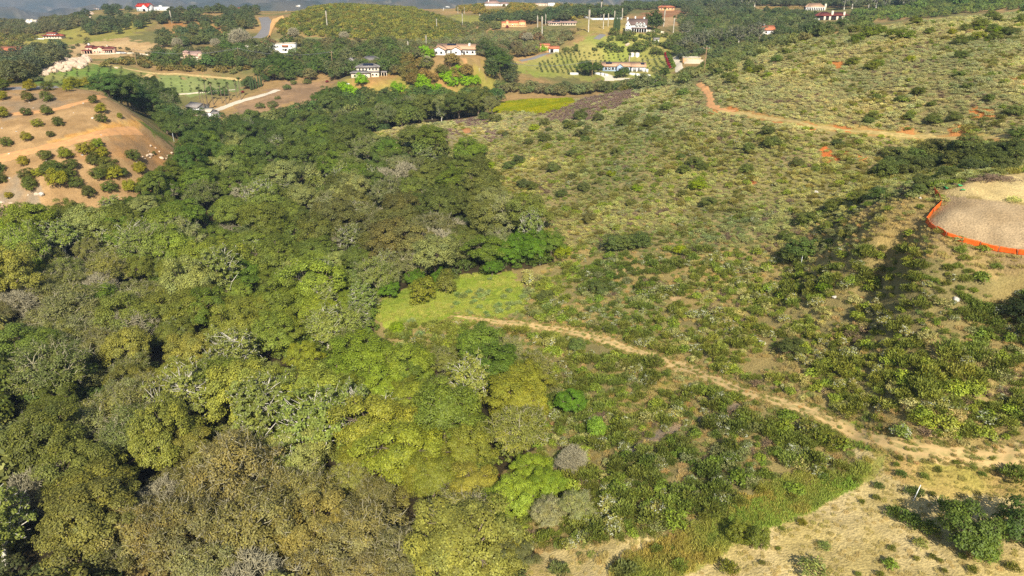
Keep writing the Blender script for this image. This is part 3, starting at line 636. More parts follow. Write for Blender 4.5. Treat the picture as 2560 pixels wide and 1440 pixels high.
def place_words(P):
    """for points P: (which landmark, side, order) -> unique words"""
    px, py, dep = project(P); d = np.hypot(px[:, None]-LMX[None], (py[:, None]-LMY[None])*1.3); li = d.argmin(1); dd = d[np.arange(len(px)), li]
    out = [None]*len(px); groups = {}
    for i in range(len(px)):
        dx = px[i]-LMX[li[i]]; dy = py[i]-LMY[li[i]]
        side = ('right of' if dx > 0 else 'left of') if abs(dx) > abs(dy)*1.2 else ('in front of' if dy > 0 else 'behind')
        groups.setdefault((li[i], side), []).append((dd[i], i))
    for (l, side), L_ in groups.items():
        L_.sort()
        for k, (_, i) in enumerate(L_):
            w = WORDS[k] if k < len(WORDS) else 'one of the farther,'
            out[i] = f'{w} {side} {LM[l][0]}'
    return out
def tone_word(c):
    c = np.asarray(c); r, g, b = c; s = c.sum()
    br = 'pale' if s > .42 else 'dark' if s < .2 else ''
    hue = 'yellow green' if r > g*.92 and b < g*.3 else 'lime green' if b < g*.22 and r < g*.75 else 'grey brown' if r > g*1.02 else 'grey green' if b > g*.5 else 'olive green'
    return (br+' '+hue).strip()

# ------------------------------------------------------------------ stuff: uncounted plants as one object
def node_group(name, coll):
    g = bpy.data.node_groups.new(name, 'GeometryNodeTree'); g.interface.new_socket('Geometry', in_out='INPUT', socket_type='NodeSocketGeometry'); g.interface.new_socket('Geometry', in_out='OUTPUT', socket_type='NodeSocketGeometry')
    N = g.nodes; L = g.links; i = N.new('NodeGroupInput'); o = N.new('NodeGroupOutput'); iop = N.new('GeometryNodeInstanceOnPoints'); ci = N.new('GeometryNodeCollectionInfo')
    ci.inputs['Collection'].default_value = coll; ci.inputs['Separate Children'].default_value = True; ci.inputs['Reset Children'].default_value = True
    iop.inputs['Pick Instance'].default_value = True
    def at(n, t):
        a = N.new('GeometryNodeInputNamedAttribute'); a.data_type = t; a.inputs['Name'].default_value = n; return a.outputs[0]
    L.new(i.outputs[0], iop.inputs['Points']); L.new(ci.outputs[0], iop.inputs['Instance'])
    L.new(at('idx', 'INT'), iop.inputs['Instance Index']); L.new(at('rot', 'FLOAT_VECTOR'), iop.inputs['Rotation']); L.new(at('siz', 'FLOAT_VECTOR'), iop.inputs['Scale'])
    L.new(iop.outputs[0], o.inputs[0]); return g
SRC = {}
def source(kind):
    if kind not in SRC:
        c = bpy.data.collections.new('source_'+kind)
        for i in range(len(PROTO[kind])):
            ob = bpy.data.objects.new('%s_%02d' % (kind, i), tmesh(kind, i, 'both')); ob.color = (0, 0, 0, 1); c.objects.link(ob)
        SRC[kind] = c
    return SRC[kind]
def stuff(name, kind, P, S, RZ, IDX, T, label=None, cat=None):
    if len(P) == 0: return
    me = bpy.data.meshes.new(name); me.vertices.add(len(P)); me.vertices.foreach_set('co', np.asarray(P, np.float32).ravel())
    def a(n, t, v, key):
        q = me.attributes.new(n, t, 'POINT'); q.data.foreach_set(key, v)
    S = np.asarray(S, float)
    if S.ndim == 1: S = np.stack([S, S, S], 1)
    a('idx', 'INT', np.asarray(IDX, np.int32) % len(PROTO[kind]), 'value'); a('rot', 'FLOAT_VECTOR', np.stack([0*RZ, 0*RZ, RZ], 1).astype(np.float32).ravel(), 'vector')
    a('siz', 'FLOAT_VECTOR', S.astype(np.float32).ravel(), 'vector'); a('tint', 'FLOAT_VECTOR', np.asarray(T, np.float32).ravel(), 'vector')
    ob = link(name, me, kind='stuff'); ob.color = (0, 0, 0, 1); md = ob.modifiers.new('plants', 'NODES'); md.node_group = node_group(name, source(kind))
    if label: ob['label'] = label; ob['category'] = cat
    return ob
def mk_label(l, tone, noun, where):
    if l is not None: return l
    for t in (tone, tone.split()[-1], ''):
        q = f'{t} {noun}, {where}'.split()
        if len(q) <= 16: return ' '.join(q)
    q = [w for w in q if w not in ('the',)]
    return ' '.join(q[:16])
def things(name, kind, P, S, RZ, IDX, T, noun, cat, group, parts=True, crown='crown', labels=None):
    """individual plants, each its own object"""
    if len(P) == 0: return
    pw = place_words(np.asarray(P))
    S = np.asarray(S, float)
    if S.ndim == 1: S = np.stack([S, S, S], 1)
    for i in range(len(P)):
        lab = mk_label(labels[i] if labels is not None else None, tone_word(T[i]), noun, pw[i])
        if 0: lab = ' '.join((labels[i] if labels is not None else f'{tone_word(T[i])} {noun}, {pw[i]}').split())
        col = (float(T[i][0]), float(T[i][1]), float(T[i][2]), 1)
        if parts:
            e = empty(name, P[i], RZ[i]); e.scale = S[i]
            for pt, nm in (('trunk', 'trunk'), ('crown', crown)):
                o = link(nm, tmesh(kind, IDX[i], pt), e); o.color = col
        else:
            e = link(name, tmesh(kind, IDX[i], 'both')); e.location = P[i]; e.rotation_euler = (0, 0, RZ[i]); e.scale = S[i]; e.color = col
        tag(e, lab, cat, group)
def pick(P, S, size=1.0, h=1.0, most=300):
    """the ones that show largest in view"""
    P = np.asarray(P); S = np.asarray(S, float); s1 = S if S.ndim == 1 else S[:, 0]
    px, py, dep = project(P+np.stack([0*s1, 0*s1, h*s1], 1)); m = (px > -10) & (px < 2570) & (py > -5) & (py < 1450) & (dep > 1)
    m &= sees(P[:, 0], P[:, 1], P[:, 2]+h*s1)
    score = np.where(m, size*s1/np.maximum(dep, 1), -1); o = np.argsort(-score)[:most]; o = o[score[o] > 0]
    k = np.zeros(len(P), bool); k[o] = True; return k
def scatter(P, spacing, seed, jit=.42, ymin=45):
    r = np.random.RandomState(seed); x0, y0 = P.min(0); x1, y1 = P.max(0); y0 = max(y0, ymin)
    nx = int((x1-x0)/spacing)+2; ny = int((y1-y0)/(spacing*.87))+2
    gx, gy = np.meshgrid(np.arange(nx), np.arange(ny)); gx = gx+(gy % 2)*.5
    x = x0+gx.ravel()*spacing+r.uniform(-jit, jit, nx*ny)*spacing; y = y0+gy.ravel()*spacing*.87+r.uniform(-jit, jit, nx*ny)*spacing
    m = inside(x, y, P); return x[m], y[m]
def infield(x, y, marg=.06):
    return (np.abs(x) < y*(.78+marg)+14) & (y > 38)
def offroad(x, y, extra=.4):
    ok = np.ones(len(x), bool)
    for cx, cy, w in ROADS:
        m = (x > cx.min()-8) & (x < cx.max()+8) & (y > cy.min()-8) & (y < cy.max()+8) & ok
        idx = np.where(m)[0]
        for s in range(0, len(idx), 4000):
            q = idx[s:s+4000]; d = np.sqrt(((x[q][:, None]-cx[None, ::2])**2+(y[q][:, None]-cy[None, ::2])**2).min(1)); ok[q] &= d > w/2+extra
    for px_, py_, pz_, rad in PADS: ok &= np.hypot(x-px_, y-py_) > rad*.8
    return ok
def jitter_tint(T, r, v=.16, h=.08):
    n = len(T); return np.clip(T*r.uniform(1-v, 1+v, (n, 1))*(1+r.normal(size=(n, 3))*np.array([h, h*.4, h])), .004, .8)
GAIN = 1.38
def tint_of(px, py, table, r, sharp=3):
    tx = np.array([t[0] for t in table], float); ty = np.array([t[1] for t in table], float); tc = np.array([lin(t[2]) for t in table])*GAIN
    d = np.hypot(px[:, None]-tx, (py[:, None]-ty)*1.4)+30+r.uniform(0, 60, (len(px), len(tx))); w = d**-float(sharp); w /= w.sum(1, keepdims=True); return w@tc

# ------------------------------------------------------------------ the valley woodland
rng = np.random.RandomState(7)
FT = [(200,800,(92,98,60)),(100,900,(70,88,40)),(400,1300,(108,102,62)),(900,1300,(104,100,66)),(1100,950,(106,114,44)),(1200,1100,(108,114,46)),(1180,880,(104,108,46)),(700,1050,(130,142,72)),
(800,760,(98,116,44)),(1000,620,(88,88,58)),(700,600,(88,104,46)),(900,420,(72,90,42)),(600,450,(78,96,44)),(500,300,(62,84,42)),(700,330,(68,88,46)),(1100,430,(82,94,50)),(300,700,(104,110,50)),
(50,650,(104,124,36)),(150,1000,(86,98,46)),(30,780,(96,98,64)),(250,1200,(84,92,48)),(650,1250,(112,108,68)),(1000,1150,(110,120,44)),(1000,800,(104,124,40)),(900,700,(90,112,42)),(450,900,(98,104,52)),
(560,800,(96,108,50)),(850,550,(82,88,52)),(1200,520,(80,92,52)),(300,480,(84,92,50)),(450,400,(62,86,36)),(380,280,(64,82,46)),(1000,300,(76,94,50)),(1400,230,(96,104,66)),(1200,1280,(104,110,62)),
(800,900,(98,116,40)),(450,600,(96,116,44)),(420,530,(88,112,46)),(950,900,(94,116,36)),(1250,650,(78,100,34)),(1300,900,(112,118,46)),(150,1380,(80,88,52)),(600,1400,(100,98,60))]
x, y = scatter(poly(FOREST), 7.7, 3, .5)
px, py, dep = project(np.stack([x, y, gz(x, y)+6], 1))
ok = infield(x, y, .12) & offroad(x, y, 1)
x, y, px, py, dep = [a[ok] for a in (x, y, px, py, dep)]
# keep surveyed trees' own ground clear
SYC = [(165,650,1.05),(355,668,1.1),(660,548,1.05),(555,752,1.15),(745,778,1.05),(600,952,1.1),(488,1078,1.1),(655,1118,1.15),(800,1150,1.25),(825,885,.95),(865,492,.9),(20,1420,1.0),(290,560,.8),(705,1245,.75),(920,480,.75),
       (210,610,.7),(430,640,.65),(950,1090,.7),(1000,1180,.6),(505,640,.7),(560,985,.9),(730,1060,.9),(880,1110,.95),(640,690,.8),(640,560,.9),(300,640,.85),(120,600,.8),(820,800,.75)]
BARE = [(1090,650,1.0),(1060,690,.8),(1140,600,.7),(640,1260,.8),(250,760,.8),(60,800,.8),(1430,1180,.45),(960,560,.6),(690,1300,.7),(420,1290,.7),(130,860,.6),(1110,560,.6),(1190,1320,.6)]
VIV = [(1290,650,.85),(1330,655,.7),(1350,640,.75),(1265,665,.7),(1040,715,.5),(975,745,.5),(1230,690,.45),(1100,710,.45)]
hero = hit([s[0] for s in SYC+BARE+VIV], [s[1] for s in SYC+BARE+VIV])
hr = np.array([3.4*s[2] for s in SYC+BARE]+[2.2]*len(VIV))
GAPS = [(137,1205,50),(351,1181,48),(469,1271,45),(98,1377,75),(773,1048,40),(508,1048,45),(39,1068,40),(1335,1235,115),(1430,1200,60),(1225,800,60),(1150,770,70),(1010,775,70),(1060,800,60),(1000,830,50),(955,795,40),(1075,745,50),(840,960,28),(190,860,28),(620,760,26),(450,760,28),(740,930,30),(1080,700,30),(850,1290,35),(1040,1270,40),(300,1290,35),(930,1010,25)]
gap_ok = np.ones(len(x), bool)
for gx_, gy_, gr_ in GAPS: gap_ok &= np.hypot(px-gx_, (py-gy_)*1.15) > gr_
x, y, px, py, dep = [a[gap_ok] for a in (x, y, px, py, dep)]
dmin = (np.hypot(x[:, None]-hero[None, :, 0], y[:, None]-hero[None, :, 1])-hr[None]).min(1); ok = dmin > 0
x, y, px, py, dep = [a[ok] for a in (x, y, px, py, dep)]
T = jitter_tint(tint_of(px, py, FT, rng, 4)*np.array([1.3, 1.17, .86]), rng, .24, .05); pal = rng.rand(len(x)) < .12; T[pal] = T[pal]*.4+lin((140,146,92))*.75
BR = [(100,780,150),(420,1300,230),(640,1180,160),(1050,620,150),(850,1320,250),(1100,1350,140),(250,950,160),(300,700,90),(950,520,90),(560,1320,160),(60,1250,130),(1180,900,110),(880,1180,100)]
pb = np.zeros(len(x))
for bx, by, br in BR: pb = np.maximum(pb, .8*np.exp(-((px-bx)**2+((py-by)*1.2)**2)/br**2))
pb = np.clip(pb+.1, 0, 1)
isb = rng.rand(len(x)) < pb
T[isb] = T[isb]*.72+lin((116,120,84))*.36*rng.uniform(.85, 1.15, (isb.sum(), 1))
vg = (rng.rand(len(x)) < .07) & ~isb; T[vg] = jitter_tint(np.tile(lin((98,118,38))*1.2, (vg.sum(), 1)), rng)
S = .62+.72*rng.rand(len(x))**1.25; S3 = np.stack([S*rng.uniform(.88, 1.15, len(x)), S*rng.uniform(.88, 1.15, len(x)), S*rng.uniform(.8, 1.3, len(x))], 1)
RZ = rng.rand(len(x))*6.28; ID = rng.randint(0, 20, len(x)); P = np.stack([x, y, gz(x, y)], 1)
v_ = rng.rand(len(x)); iss = (v_ < .07) & ~isb; isr = (v_ > .965) & (np.hypot(px-1180, py-860) > 130) & (y < 260); isb &= ~isr; T[iss] = T[iss]*.6+lin((124,132,76))*.5; T[isr] = T[isr]*.6+lin((132,128,96))*.5
S3[iss] *= .68; S3[isr] *= .8
for m, kind, nm, noun, grp, low in ((iss, 'syc', 'young_sycamore_tree', 'ragged pale limbed sycamore', 'smaller sycamores scattered in the woodland', 'fartree'), (isr, 'bare', 'dying_oak_tree', 'thin crowned oak', 'thin crowned oaks scattered in the woodland', 'fartree'), (~isb & ~iss & ~isr, 'oak', 'live_oak_tree', 'live oak', 'live oaks of the valley woodland', 'fartree'), (isb, 'brown', 'twiggy_oak_tree', 'oak with bleached twigs', 'twiggy oaks of the valley woodland', 'fartree')):
    q = np.where(m)[0]; k = pick(P[q], S[q], 5, 8)
    a = q[k]; things(nm, kind, P[a], S3[a], RZ[a], ID[a], T[a], noun, 'tree', grp)
    b_ = q[~k]; stuff({'oak': 'distant_woodland', 'brown': 'distant_thicket', 'syc': 'distant_pale_trees', 'bare': 'distant_thin_trees'}[kind], low, P[b_], S3[b_]*1.15, RZ[b_], ID[b_], T[b_])
    print(nm, len(a), len(b_))
n1 = len(SYC); n2 = n1+len(BARE)
def gp(P, n): return P[:n1] if n == 0 else P[n1:n2] if n == 1 else P[n2:]
for n_, (kind, nm, noun, lst, col, grp) in enumerate((('syc', 'sycamore_tree', 'sycamore with white limbs', SYC, (116, 126, 58), 'pale sycamores in the woodland'), ('bare', 'bare_oak_tree', 'nearly leafless oak with bleached limbs', BARE, (142, 134, 104), 'bleached oaks in the woodland'), ('oak', 'vivid_oak_tree', 'dense round tree', VIV, (82, 112, 26), 'vivid trees by the meadow'))):
    Q = gp(hero, n_); s = np.array([q[2] for q in lst]); T_ = jitter_tint(np.tile(lin(col)*GAIN, (len(Q), 1)), rng, .08, .03)
    things(nm, kind, Q, s, rng.rand(len(Q))*6.28, np.arange(len(Q)), T_, noun, 'tree', grp)
# undergrowth filling the floor between the trunks near the wood's edge
x, y = scatter(poly(FOREST), 3.4, 31); ok = infield(x, y) & (y < 330) & offroad(x, y, .5); x = x[ok]; y = y[ok]
px, py, dep = project(np.stack([x, y, gz(x, y)+2], 1)); ok = rng.rand(len(x)) < .6
for gx_, gy_, gr_ in GAPS: ok &= np.hypot(px-gx_, (py-gy_)*1.15) > gr_*.9
x = x[ok]; y = y[ok]; px = px[ok]; py = py[ok]; T = jitter_tint(tint_of(px, py, FT, rng, 4)*.9, rng, .2)  # undergrowth tint dimmed to deepen the shade between crowns
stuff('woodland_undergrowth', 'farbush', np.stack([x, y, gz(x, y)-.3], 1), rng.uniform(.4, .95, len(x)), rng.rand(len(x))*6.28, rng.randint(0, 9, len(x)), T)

# ------------------------------------------------------------------ trees between the orchard hill and the valley
TB = [(258,300,1.25),(285,306,1.5),(312,312,1.55),(340,318,1.45),(368,322,1.35),(300,330,1.4),(395,318,1.3),(420,312,1.2),(385,296,1.1),(412,290,1.15),(440,300,1.1),(445,280,1.0),(330,340,1.3),(270,325,1.2),(465,290,1.0),(490,300,1.0)]
TALL = [(405,480,.8),(435,465,1.0),(465,475,.9),(490,455,1.0),(505,490,.9),(425,505,.8),(375,520,.65),(335,530,.6)]
q1_ = np.array([((p_-1280)/F*Y_*.96, Y_) for p_, Y_, _ in TB]); Q = np.concatenate([np.stack([q1_[:, 0], q1_[:, 1], gz(q1_[:, 0], q1_[:, 1])], 1), hit([t[0] for t in TALL], [t[1] for t in TALL])])
TALL = [(p_, 300, s_) for p_, Y_, s_ in TB]+TALL; s = np.array([t[2] for t in TALL])
T_ = jitter_tint(tint_of(np.array([t[0] for t in TALL], float), np.array([t[1] for t in TALL], float), [(300,260,(62,84,44)),(450,340,(66,90,50)),(440,470,(74,92,30))], rng), rng, .12)
things('tall_evergreen_tree', 'oak', Q, np.stack([s*.9, s*.9, s*.92], 1), rng.rand(len(Q))*6.28, np.arange(len(Q)), T_*np.array([1.25, 1.15, .9]), 'tall evergreen', 'tree', 'tall dark trees beside the orchard')
# ------------------------------------------------------------------ avocado orchard on the bare hill, each tree surveyed
AZ = [(25,240,1),(255,160,1.2),(405,160,1),(585,165,.9),(30,160,1.3),(250,255,1.1),(405,250,1.1),(25,390,1.1),(225,375,.8),(405,370,1),(320,470,.8),(505,462,.9),(805,262,.8),(870,350,1),(870,430,.9),(1030,395,.55),
 (435,558,.6),(240,592,.9),(55,635,.9),(205,800,.9),(400,758,1),(570,745,1.1),(740,705,1.2),(840,650,.9),(625,835,1),(395,870,1),(235,925,1.1),(265,1010,1.2),(500,900,1.3),(520,985,1.7),(665,985,1),(15,950,.9),(-5,860,.9),
 (805,800,1.2),(930,850,1.4),(990,915,1.2),(860,925,1.2),(1060,900,1),(1145,755,1.1),(1205,865,1.1),(885,735,1),(770,1070,1.1),(940,1030,1.1),(1120,1020,1.1),(80,1085,.6),(1320,705,.35),(990,775,.35),(880,690,.6),
 (455,835,.9),(600,905,1.0),(330,895,.8),(1240,990,1.0),(1330,940,1.1)]
q = hit([a[0]/3.4286 for a in AZ], [180+a[1]/3.4286 for a in AZ]); s = np.array([a[2] for a in AZ])*.84
T_ = np.tile(lin((84, 92, 34))*GAIN, (len(q), 1)); yl = rng.rand(len(q)) < .3; T_[yl] = lin((124, 124, 30))*GAIN; T_ = jitter_tint(T_, rng, .15)
things('avocado_tree', 'avo', q, s, rng.rand(len(q))*6.28, np.arange(len(q)), T_, 'young avocado tree on bare soil', 'fruit tree', 'young avocado trees on the bare orchard slope')
HD = [(172+i*8, 216, .8+.2*(i % 3)) for i in range(9)]+[(8,200,1.2),(22,206,.9),(-4,212,1.2)]
q = hit([a[0] for a in HD], [a[1]+2 for a in HD]); T_ = jitter_tint(np.tile(lin((120, 122, 34))*GAIN, (len(q), 1)), rng, .15)
things('hedge_tree', 'avo', q, np.array([a[2] for a in HD])*1.0, rng.rand(len(q))*6.28, np.arange(len(q)), T_, 'fruit tree at the hedge line', 'fruit tree', 'yellow green trees along the orchard road')

# ------------------------------------------------------------------ chaparral on the slopes
SLOPE = poly([(830,366),(860,352),(1000,318),(1240,288),(1440,252),(1560,226),(1700,199),(1750,184),(1850,153),(1950,115),(2080,86),(2200,68),(2300,54),(2480,38),(2660,22),(2700,640),(2700,1140),(2300,1118),(2200,1096),(2150,1150),(2100,1215),(1830,1290),(1760,1350),(1640,1420),(1480,1425),(1400,1375),(1290,1390),(1190,1240),(1345,1130),(1335,930),(1250,890),(1080,880),(955,840),(990,820),(1240,798),(1330,740),(1310,680),(1400,655),(1370,610),(1270,575),(1235,480),(1190,420),(1110,385),(1000,375),(900,372)], 10)
x, y = scatter(SLOPE, 1.36, 11, .5)
px, py, dep = project(np.stack([x, y, gz(x, y)+.5], 1)); ok = infield(x, y, .03) & offroad(x, y, .9) & (py > 0)
for nm, pr in (('yellow_patch', .97), ('sand_pad', 1), ('pad_slope', 1), ('pad_edge', .8), ('clear_a', .8), ('clear_b', .95), ('verge2', .85), ('gold_grass', .93), ('lime_grass', .97), ('road_verge', .8), ('ridge_pale', .35), ('low_hay', .9), ('meadow', .85), ('trail_verge', .5)):
    ok &= ~(inside(x, y, PL[nm]) & (rng.rand(len(x)) < pr))
for bx, by, br in [(2095,160,12),(1165,325,13),(2065,385,16),(2110,388,10),(1882,455,7),(2160,400,8),(2460,285,12),(2400,330,10),(2270,330,10),(1500,720,13),(1450,910,12),(1540,680,15),(1690,745,12),(1640,900,14),(1770,225,10),(1776,250,10),(2250,338,14),(2350,345,14),(2180,332,12),(2430,348,12)]:
    ok &= ~(np.hypot(px-bx, (py-by)*1.8) < br)
low = py > 620
gap = fbm(x/3.2, y/3.2, 77, 3)+.35*fbm(x/12, y/12, 78, 2)
ok &= ~(low & (gap > .10)); ok &= ~((~low) & (gap > .36))
x, y, px, py, dep, low, gap = [a[ok] for a in (x, y, px, py, dep, low, gap)]
n = len(x); u = rng.rand(n)*.8+.1+.75*fbm(x/11, y/11, 91, 3); up = (py < 330)
ty = np.where(low, np.select([u < .5, u < .64, u < .76, u < .93], [0, 2, 3, 1], 4), np.where(up, np.select([u < .12, u < .19, u < .2, u < .95], [0, 2, 3, 1], 4), np.select([u < .22, u < .3, u < .34, u < .93], [0, 2, 3, 1], 4)))
LIL = [(1400,272,60,28),(1500,250,60,26),(1100,335,50,16),(1235,338,26,14),(1560,235,40,12),(1450,285,45,15),(1180,300,50,12)]
lil = np.zeros(n, bool)
for lx, ly, rx, ry in LIL: lil |= (((px-lx)/rx)**2+((py-ly)/ry)**2 < 1) & (rng.rand(n) < .85)
ty[lil] = 4
kinds = ['chamise', 'sage', 'green', 'bloom', 'dead']
base_c = [(104,114,54),(140,140,94),(110,126,46),(122,126,72),(146,130,106)]
T = np.zeros((n, 3))
for i, c in enumerate(base_c): T[ty == i] = lin(c)*GAIN
T[(ty == 1) & up] = lin((156,158,112))*GAIN; T[(ty == 1) & ~up & ~low] = lin((144,148,94))*GAIN; T[lil] = lin((178,150,156))*GAIN
T[(ty == 0) & ~low] = lin((116,118,66))*GAIN
big = fbm(x/26, y/26, 95, 3)[:, None]; b2 = fbm(x/9, y/9, 96, 2)[:, None]; T *= (1+big*np.array([1.0, .7, .5])+b2*.5)*np.where(low[:, None], np.array([1.08, 1.05, .88]), np.array([1.04, .99, .9])); T = jitter_tint(T, rng, .2, .05)
S = (.62+.95*rng.rand(n)**1.6)*(1+.7*fbm(x/7, y/7, 131, 2))*np.where(low, 1.0, .84)*np.where(ty == 0, 1.1, 1); S3 = np.stack([S*rng.uniform(.85, 1.25, n), S*rng.uniform(.85, 1.25, n), S*rng.uniform(.7, 1.1, n)*np.where(low, 1.0, .85)], 1)
RZ = rng.rand(n)*6.28; ID = rng.randint(0, 12, n); P = np.stack([x, y, gz(x, y)-.05], 1)
names = ['chamise_shrub', 'sage_shrub', 'green_shrub', 'flowering_shrub', 'dry_shrub']
nouns = ['chamise shrub with upright sprays', 'low sage shrub', 'leafy shrub', 'shrub with cream blossom', 'dry twiggy shrub']
stn = ['chamise_cover', 'sage_cover', 'leafy_scrub_cover', 'blossom_scrub_cover', 'dry_scrub_cover']
for i in range(5):
    q = np.where(ty == i)[0]; k = pick(P[q], S[q], 1, 1); a = q[k]; b_ = q[~k]; print(names[i], len(a), len(b_))
    things(names[i], kinds[i], P[a], S3[a], RZ[a], ID[a], T[a], nouns[i], 'shrub', 'chaparral on the slope', parts=False)
    stuff(stn[i], kinds[i], P[b_], S3[b_], RZ[b_], ID[b_], T[b_])
# larger bushes standing over the chaparral
x, y = scatter(SLOPE, 9.5, 23, .5); px, py, dep = project(np.stack([x, y, gz(x, y)+1], 1))
dn = fbm(x/28, y/28, 33, 3); ok = infield(x, y) & offroad(x, y, 2) & (((py < 620) & (dn > .07)) | (rng.rand(len(x)) < .07)) & (py > 10)
ok &= np.hypot(px-2500, (py-497)*2) > 90
for nm in ('yellow_patch', 'sand_pad', 'pad_slope', 'pad_edge', 'ridge_pale', 'meadow', 'gold_grass', 'low_hay', 'clear_a'): ok &= ~inside(x, y, PL[nm])
x, y, px, py = [a[ok] for a in (x, y, px, py)]
ex = [(2230,432),(2262,420),(2290,405),(2320,392),(2350,385),(2385,380),(2420,372),(2300,430),(2340,415),(2380,410),(2420,400),(2460,392),(2500,385),(2540,380),(2270,440),(2490,410),(2240,400),(2215,440),(2550,345),(2570,330),(2545,400),(2450,418),
      (2200,85),(2170,92),(2230,92),(2260,98),(2140,105),(1995,90),(2020,88),(2550,790),(2600,800),(2575,770),(1985,655),(2010,640),(2480,80),(2520,90),(2450,70),(2400,110),(1210,300),(1235,305),(1450,300),(1570,620),(1600,615),(1540,625)]
Q = hit([e[0] for e in ex], [e[1] for e in ex]); P = np.concatenate([np.stack([x, y, gz(x, y)], 1), Q]); px, py, _ = project(P)
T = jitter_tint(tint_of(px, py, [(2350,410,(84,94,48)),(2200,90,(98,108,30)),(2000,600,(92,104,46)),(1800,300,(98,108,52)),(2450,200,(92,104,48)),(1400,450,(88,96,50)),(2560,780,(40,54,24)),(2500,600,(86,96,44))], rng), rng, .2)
yb = (rng.rand(len(P)) < .14) & (np.arange(len(P)) < len(x)); T[yb] = jitter_tint(np.tile(lin((124,138,20))*1.2, (yb.sum(), 1)), rng)
S = rng.uniform(.45, .95, len(P)); S[len(x):] = rng.uniform(.85, 1.25, len(ex)); k = pick(P, S, 2.5, 2); a = np.where(k)[0]; b_ = np.where(~k)[0]; print('sumac', len(a), len(b_))
things('sumac_bush', 'avo', P[a], np.stack([S[a]*1.15, S[a]*1.15, S[a]*.8], 1), rng.rand(len(a))*6.28, np.arange(len(a)), T[a], 'broad sumac bush', 'bush', 'large bushes on the slope')
# bushes picked out one by one
ONE = [(1060,755,'olive_bush','avo',1.35,(112,116,34),'round olive bush standing alone on the meadow beside the track'),
 (1115,732,'olive_bush','avo',1.2,(104,108,44),'round olive bush at the back of the meadow, smaller of the pair'),
 (1430,1032,'vine_bush','oak',.52,(84,118,28),'vivid green vine covered bush below the dirt track'),
 (1490,1090,'vine_bush','avo',.7,(108,138,44),'bright leafy shrub beside the bare patch below the vine bush'),
 (1330,1200,'lime_bush','oak',.55,(114,132,36),'lime green bush at the upper end of the woodland corner'),
 (1290,1290,'lime_bush','oak',.72,(124,142,46),'largest lime green bush beside the mown field corner'),
 (1370,1240,'lime_bush','oak',.5,(110,130,36),'lime green bush right of the largest lime bush'),
 (1370,1310,'grey_willow_bush','brown',.5,(132,132,92),'grey green willowy bush in front of the lime bushes'),
 (1440,1290,'grey_willow_bush','brown',.45,(128,134,84),'grey green willowy bush closest to the mown field'),
 (1430,1180,'grey_willow_bush','bare',.4,(124,116,92),'bushy grey shrub of bare twigs above the lime bushes'),
 (1845,1350,'upright_bush','avo',.52,(100,108,34),'dark upright bush, taller of the pair in the mown field'),
 (1892,1368,'upright_bush','avo',.56,(96,106,36),'dark upright bush, rounder of the pair in the mown field'),
 (2400,1370,'field_bush','avo',1.1,(86,104,42),'large round dark bush in the corner of the mown field'),
 (2455,1400,'field_bush','avo',.7,(92,110,38),'bush against the right side of the large round dark bush'),
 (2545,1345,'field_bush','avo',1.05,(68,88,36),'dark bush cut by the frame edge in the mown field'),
 (2375,1285,'field_bush','chamise',1.7,(84,102,44),'broad ragged shrub behind the large round field bush'),
 (2270,1310,'field_bush','chamise',1.5,(92,112,50),'sprawling shrub below the white pipe'),(2235,1292,'field_bush','chamise',1.2,(88,106,46),'shrub on the near side of the white pipe with pale sprays'),(2320,1330,'field_bush','chamise',1.3,(104,120,54),'low spreading shrub left of the large round field bush'),
 (2285,1240,'field_bush','chamise',1.15,(86,102,50),'shrub around the foot of the white pipe'),(2250,1190,'field_bush','chamise',.8,(92,110,52),'shrub behind the white pipe'),
 (2005,1312,'field_bush','chamise',.7,(120,118,40),'yellowing low shrub alone on the hay'),(2225,1415,'field_bush','green',.9,(108,128,42),'bright small shrub alone low on the hay'),(2060,1370,'field_bush','sage',.9,(110,124,62),'pale low shrub in the middle of the hay'),
 (2030,1435,'field_bush','sage',2.0,(116,124,64),'wide pale shrub at the bottom of the hay field'),(2540,1200,'field_bush','chamise',1.7,(96,110,50),'ragged shrub by the right frame edge above the hay'),(2195,1220,'field_bush','chamise',.75,(92,108,54),'shrub at the upper corner of the mown hay'),
 (2300,1365,'field_bush','sage',1.0,(124,128,60),'thin pale shrub beside the large round field bush'),(1560,1440,'field_bush','chamise',1.8,(98,106,58),'shrub at the bottom edge below the gold grass'),(1400,1435,'field_bush','chamise',1.5,(98,108,62),'shrub at the bottom edge by the woodland'),
 (1290,1425,'field_bush','oak',.5,(88,92,56),'dark rounded bush at the woodland foot'),(1970,1160,'field_bush','chamise',1.6,(110,124,58),'dense shrub at the tip of the scrub triangle'),(1745,985,'field_bush','chamise',1.5,(104,116,48),'shrub beside the track where the trail forks'),
 (2250,1090,'field_bush','bloom',1.5,(112,128,52),'bright rounded shrub above the fork of the track'),(2130,500,'slope_bush','green',1.6,(124,140,30),'lime shrub below the tip of the orange fence'),(2060,730,'slope_bush','chamise',1.7,(96,120,30),'vivid dark shrub beside the white slope stake'),
 (2135,530,'slope_bush','green',1.2,(118,136,28),'small vivid shrub on the bare spur'),(1280,300,'slope_bush','green',1.2,(92,108,40),'dark shrub by the yellow weed patch'),(2040,430,'slope_bush','green',1.5,(100,112,44),'green shrub under the orange soil scars')]
for i, (px_, py_, nm, kd, s, c, lb) in enumerate(ONE):
    q = hit([px_], [py_]); tr_ = kd in ('oak', 'brown', 'avo', 'bare')
    z = (s*1.0, s*1.0, s*(1.25 if 'upright' in lb or kd == 'avo' else .95))
    things(nm, kd, q, np.array([z]), np.array([i*1.7]), [i], [lin(c)*GAIN], '', 'bush', None, parts=tr_, labels=[lb])
    if True:
        pass
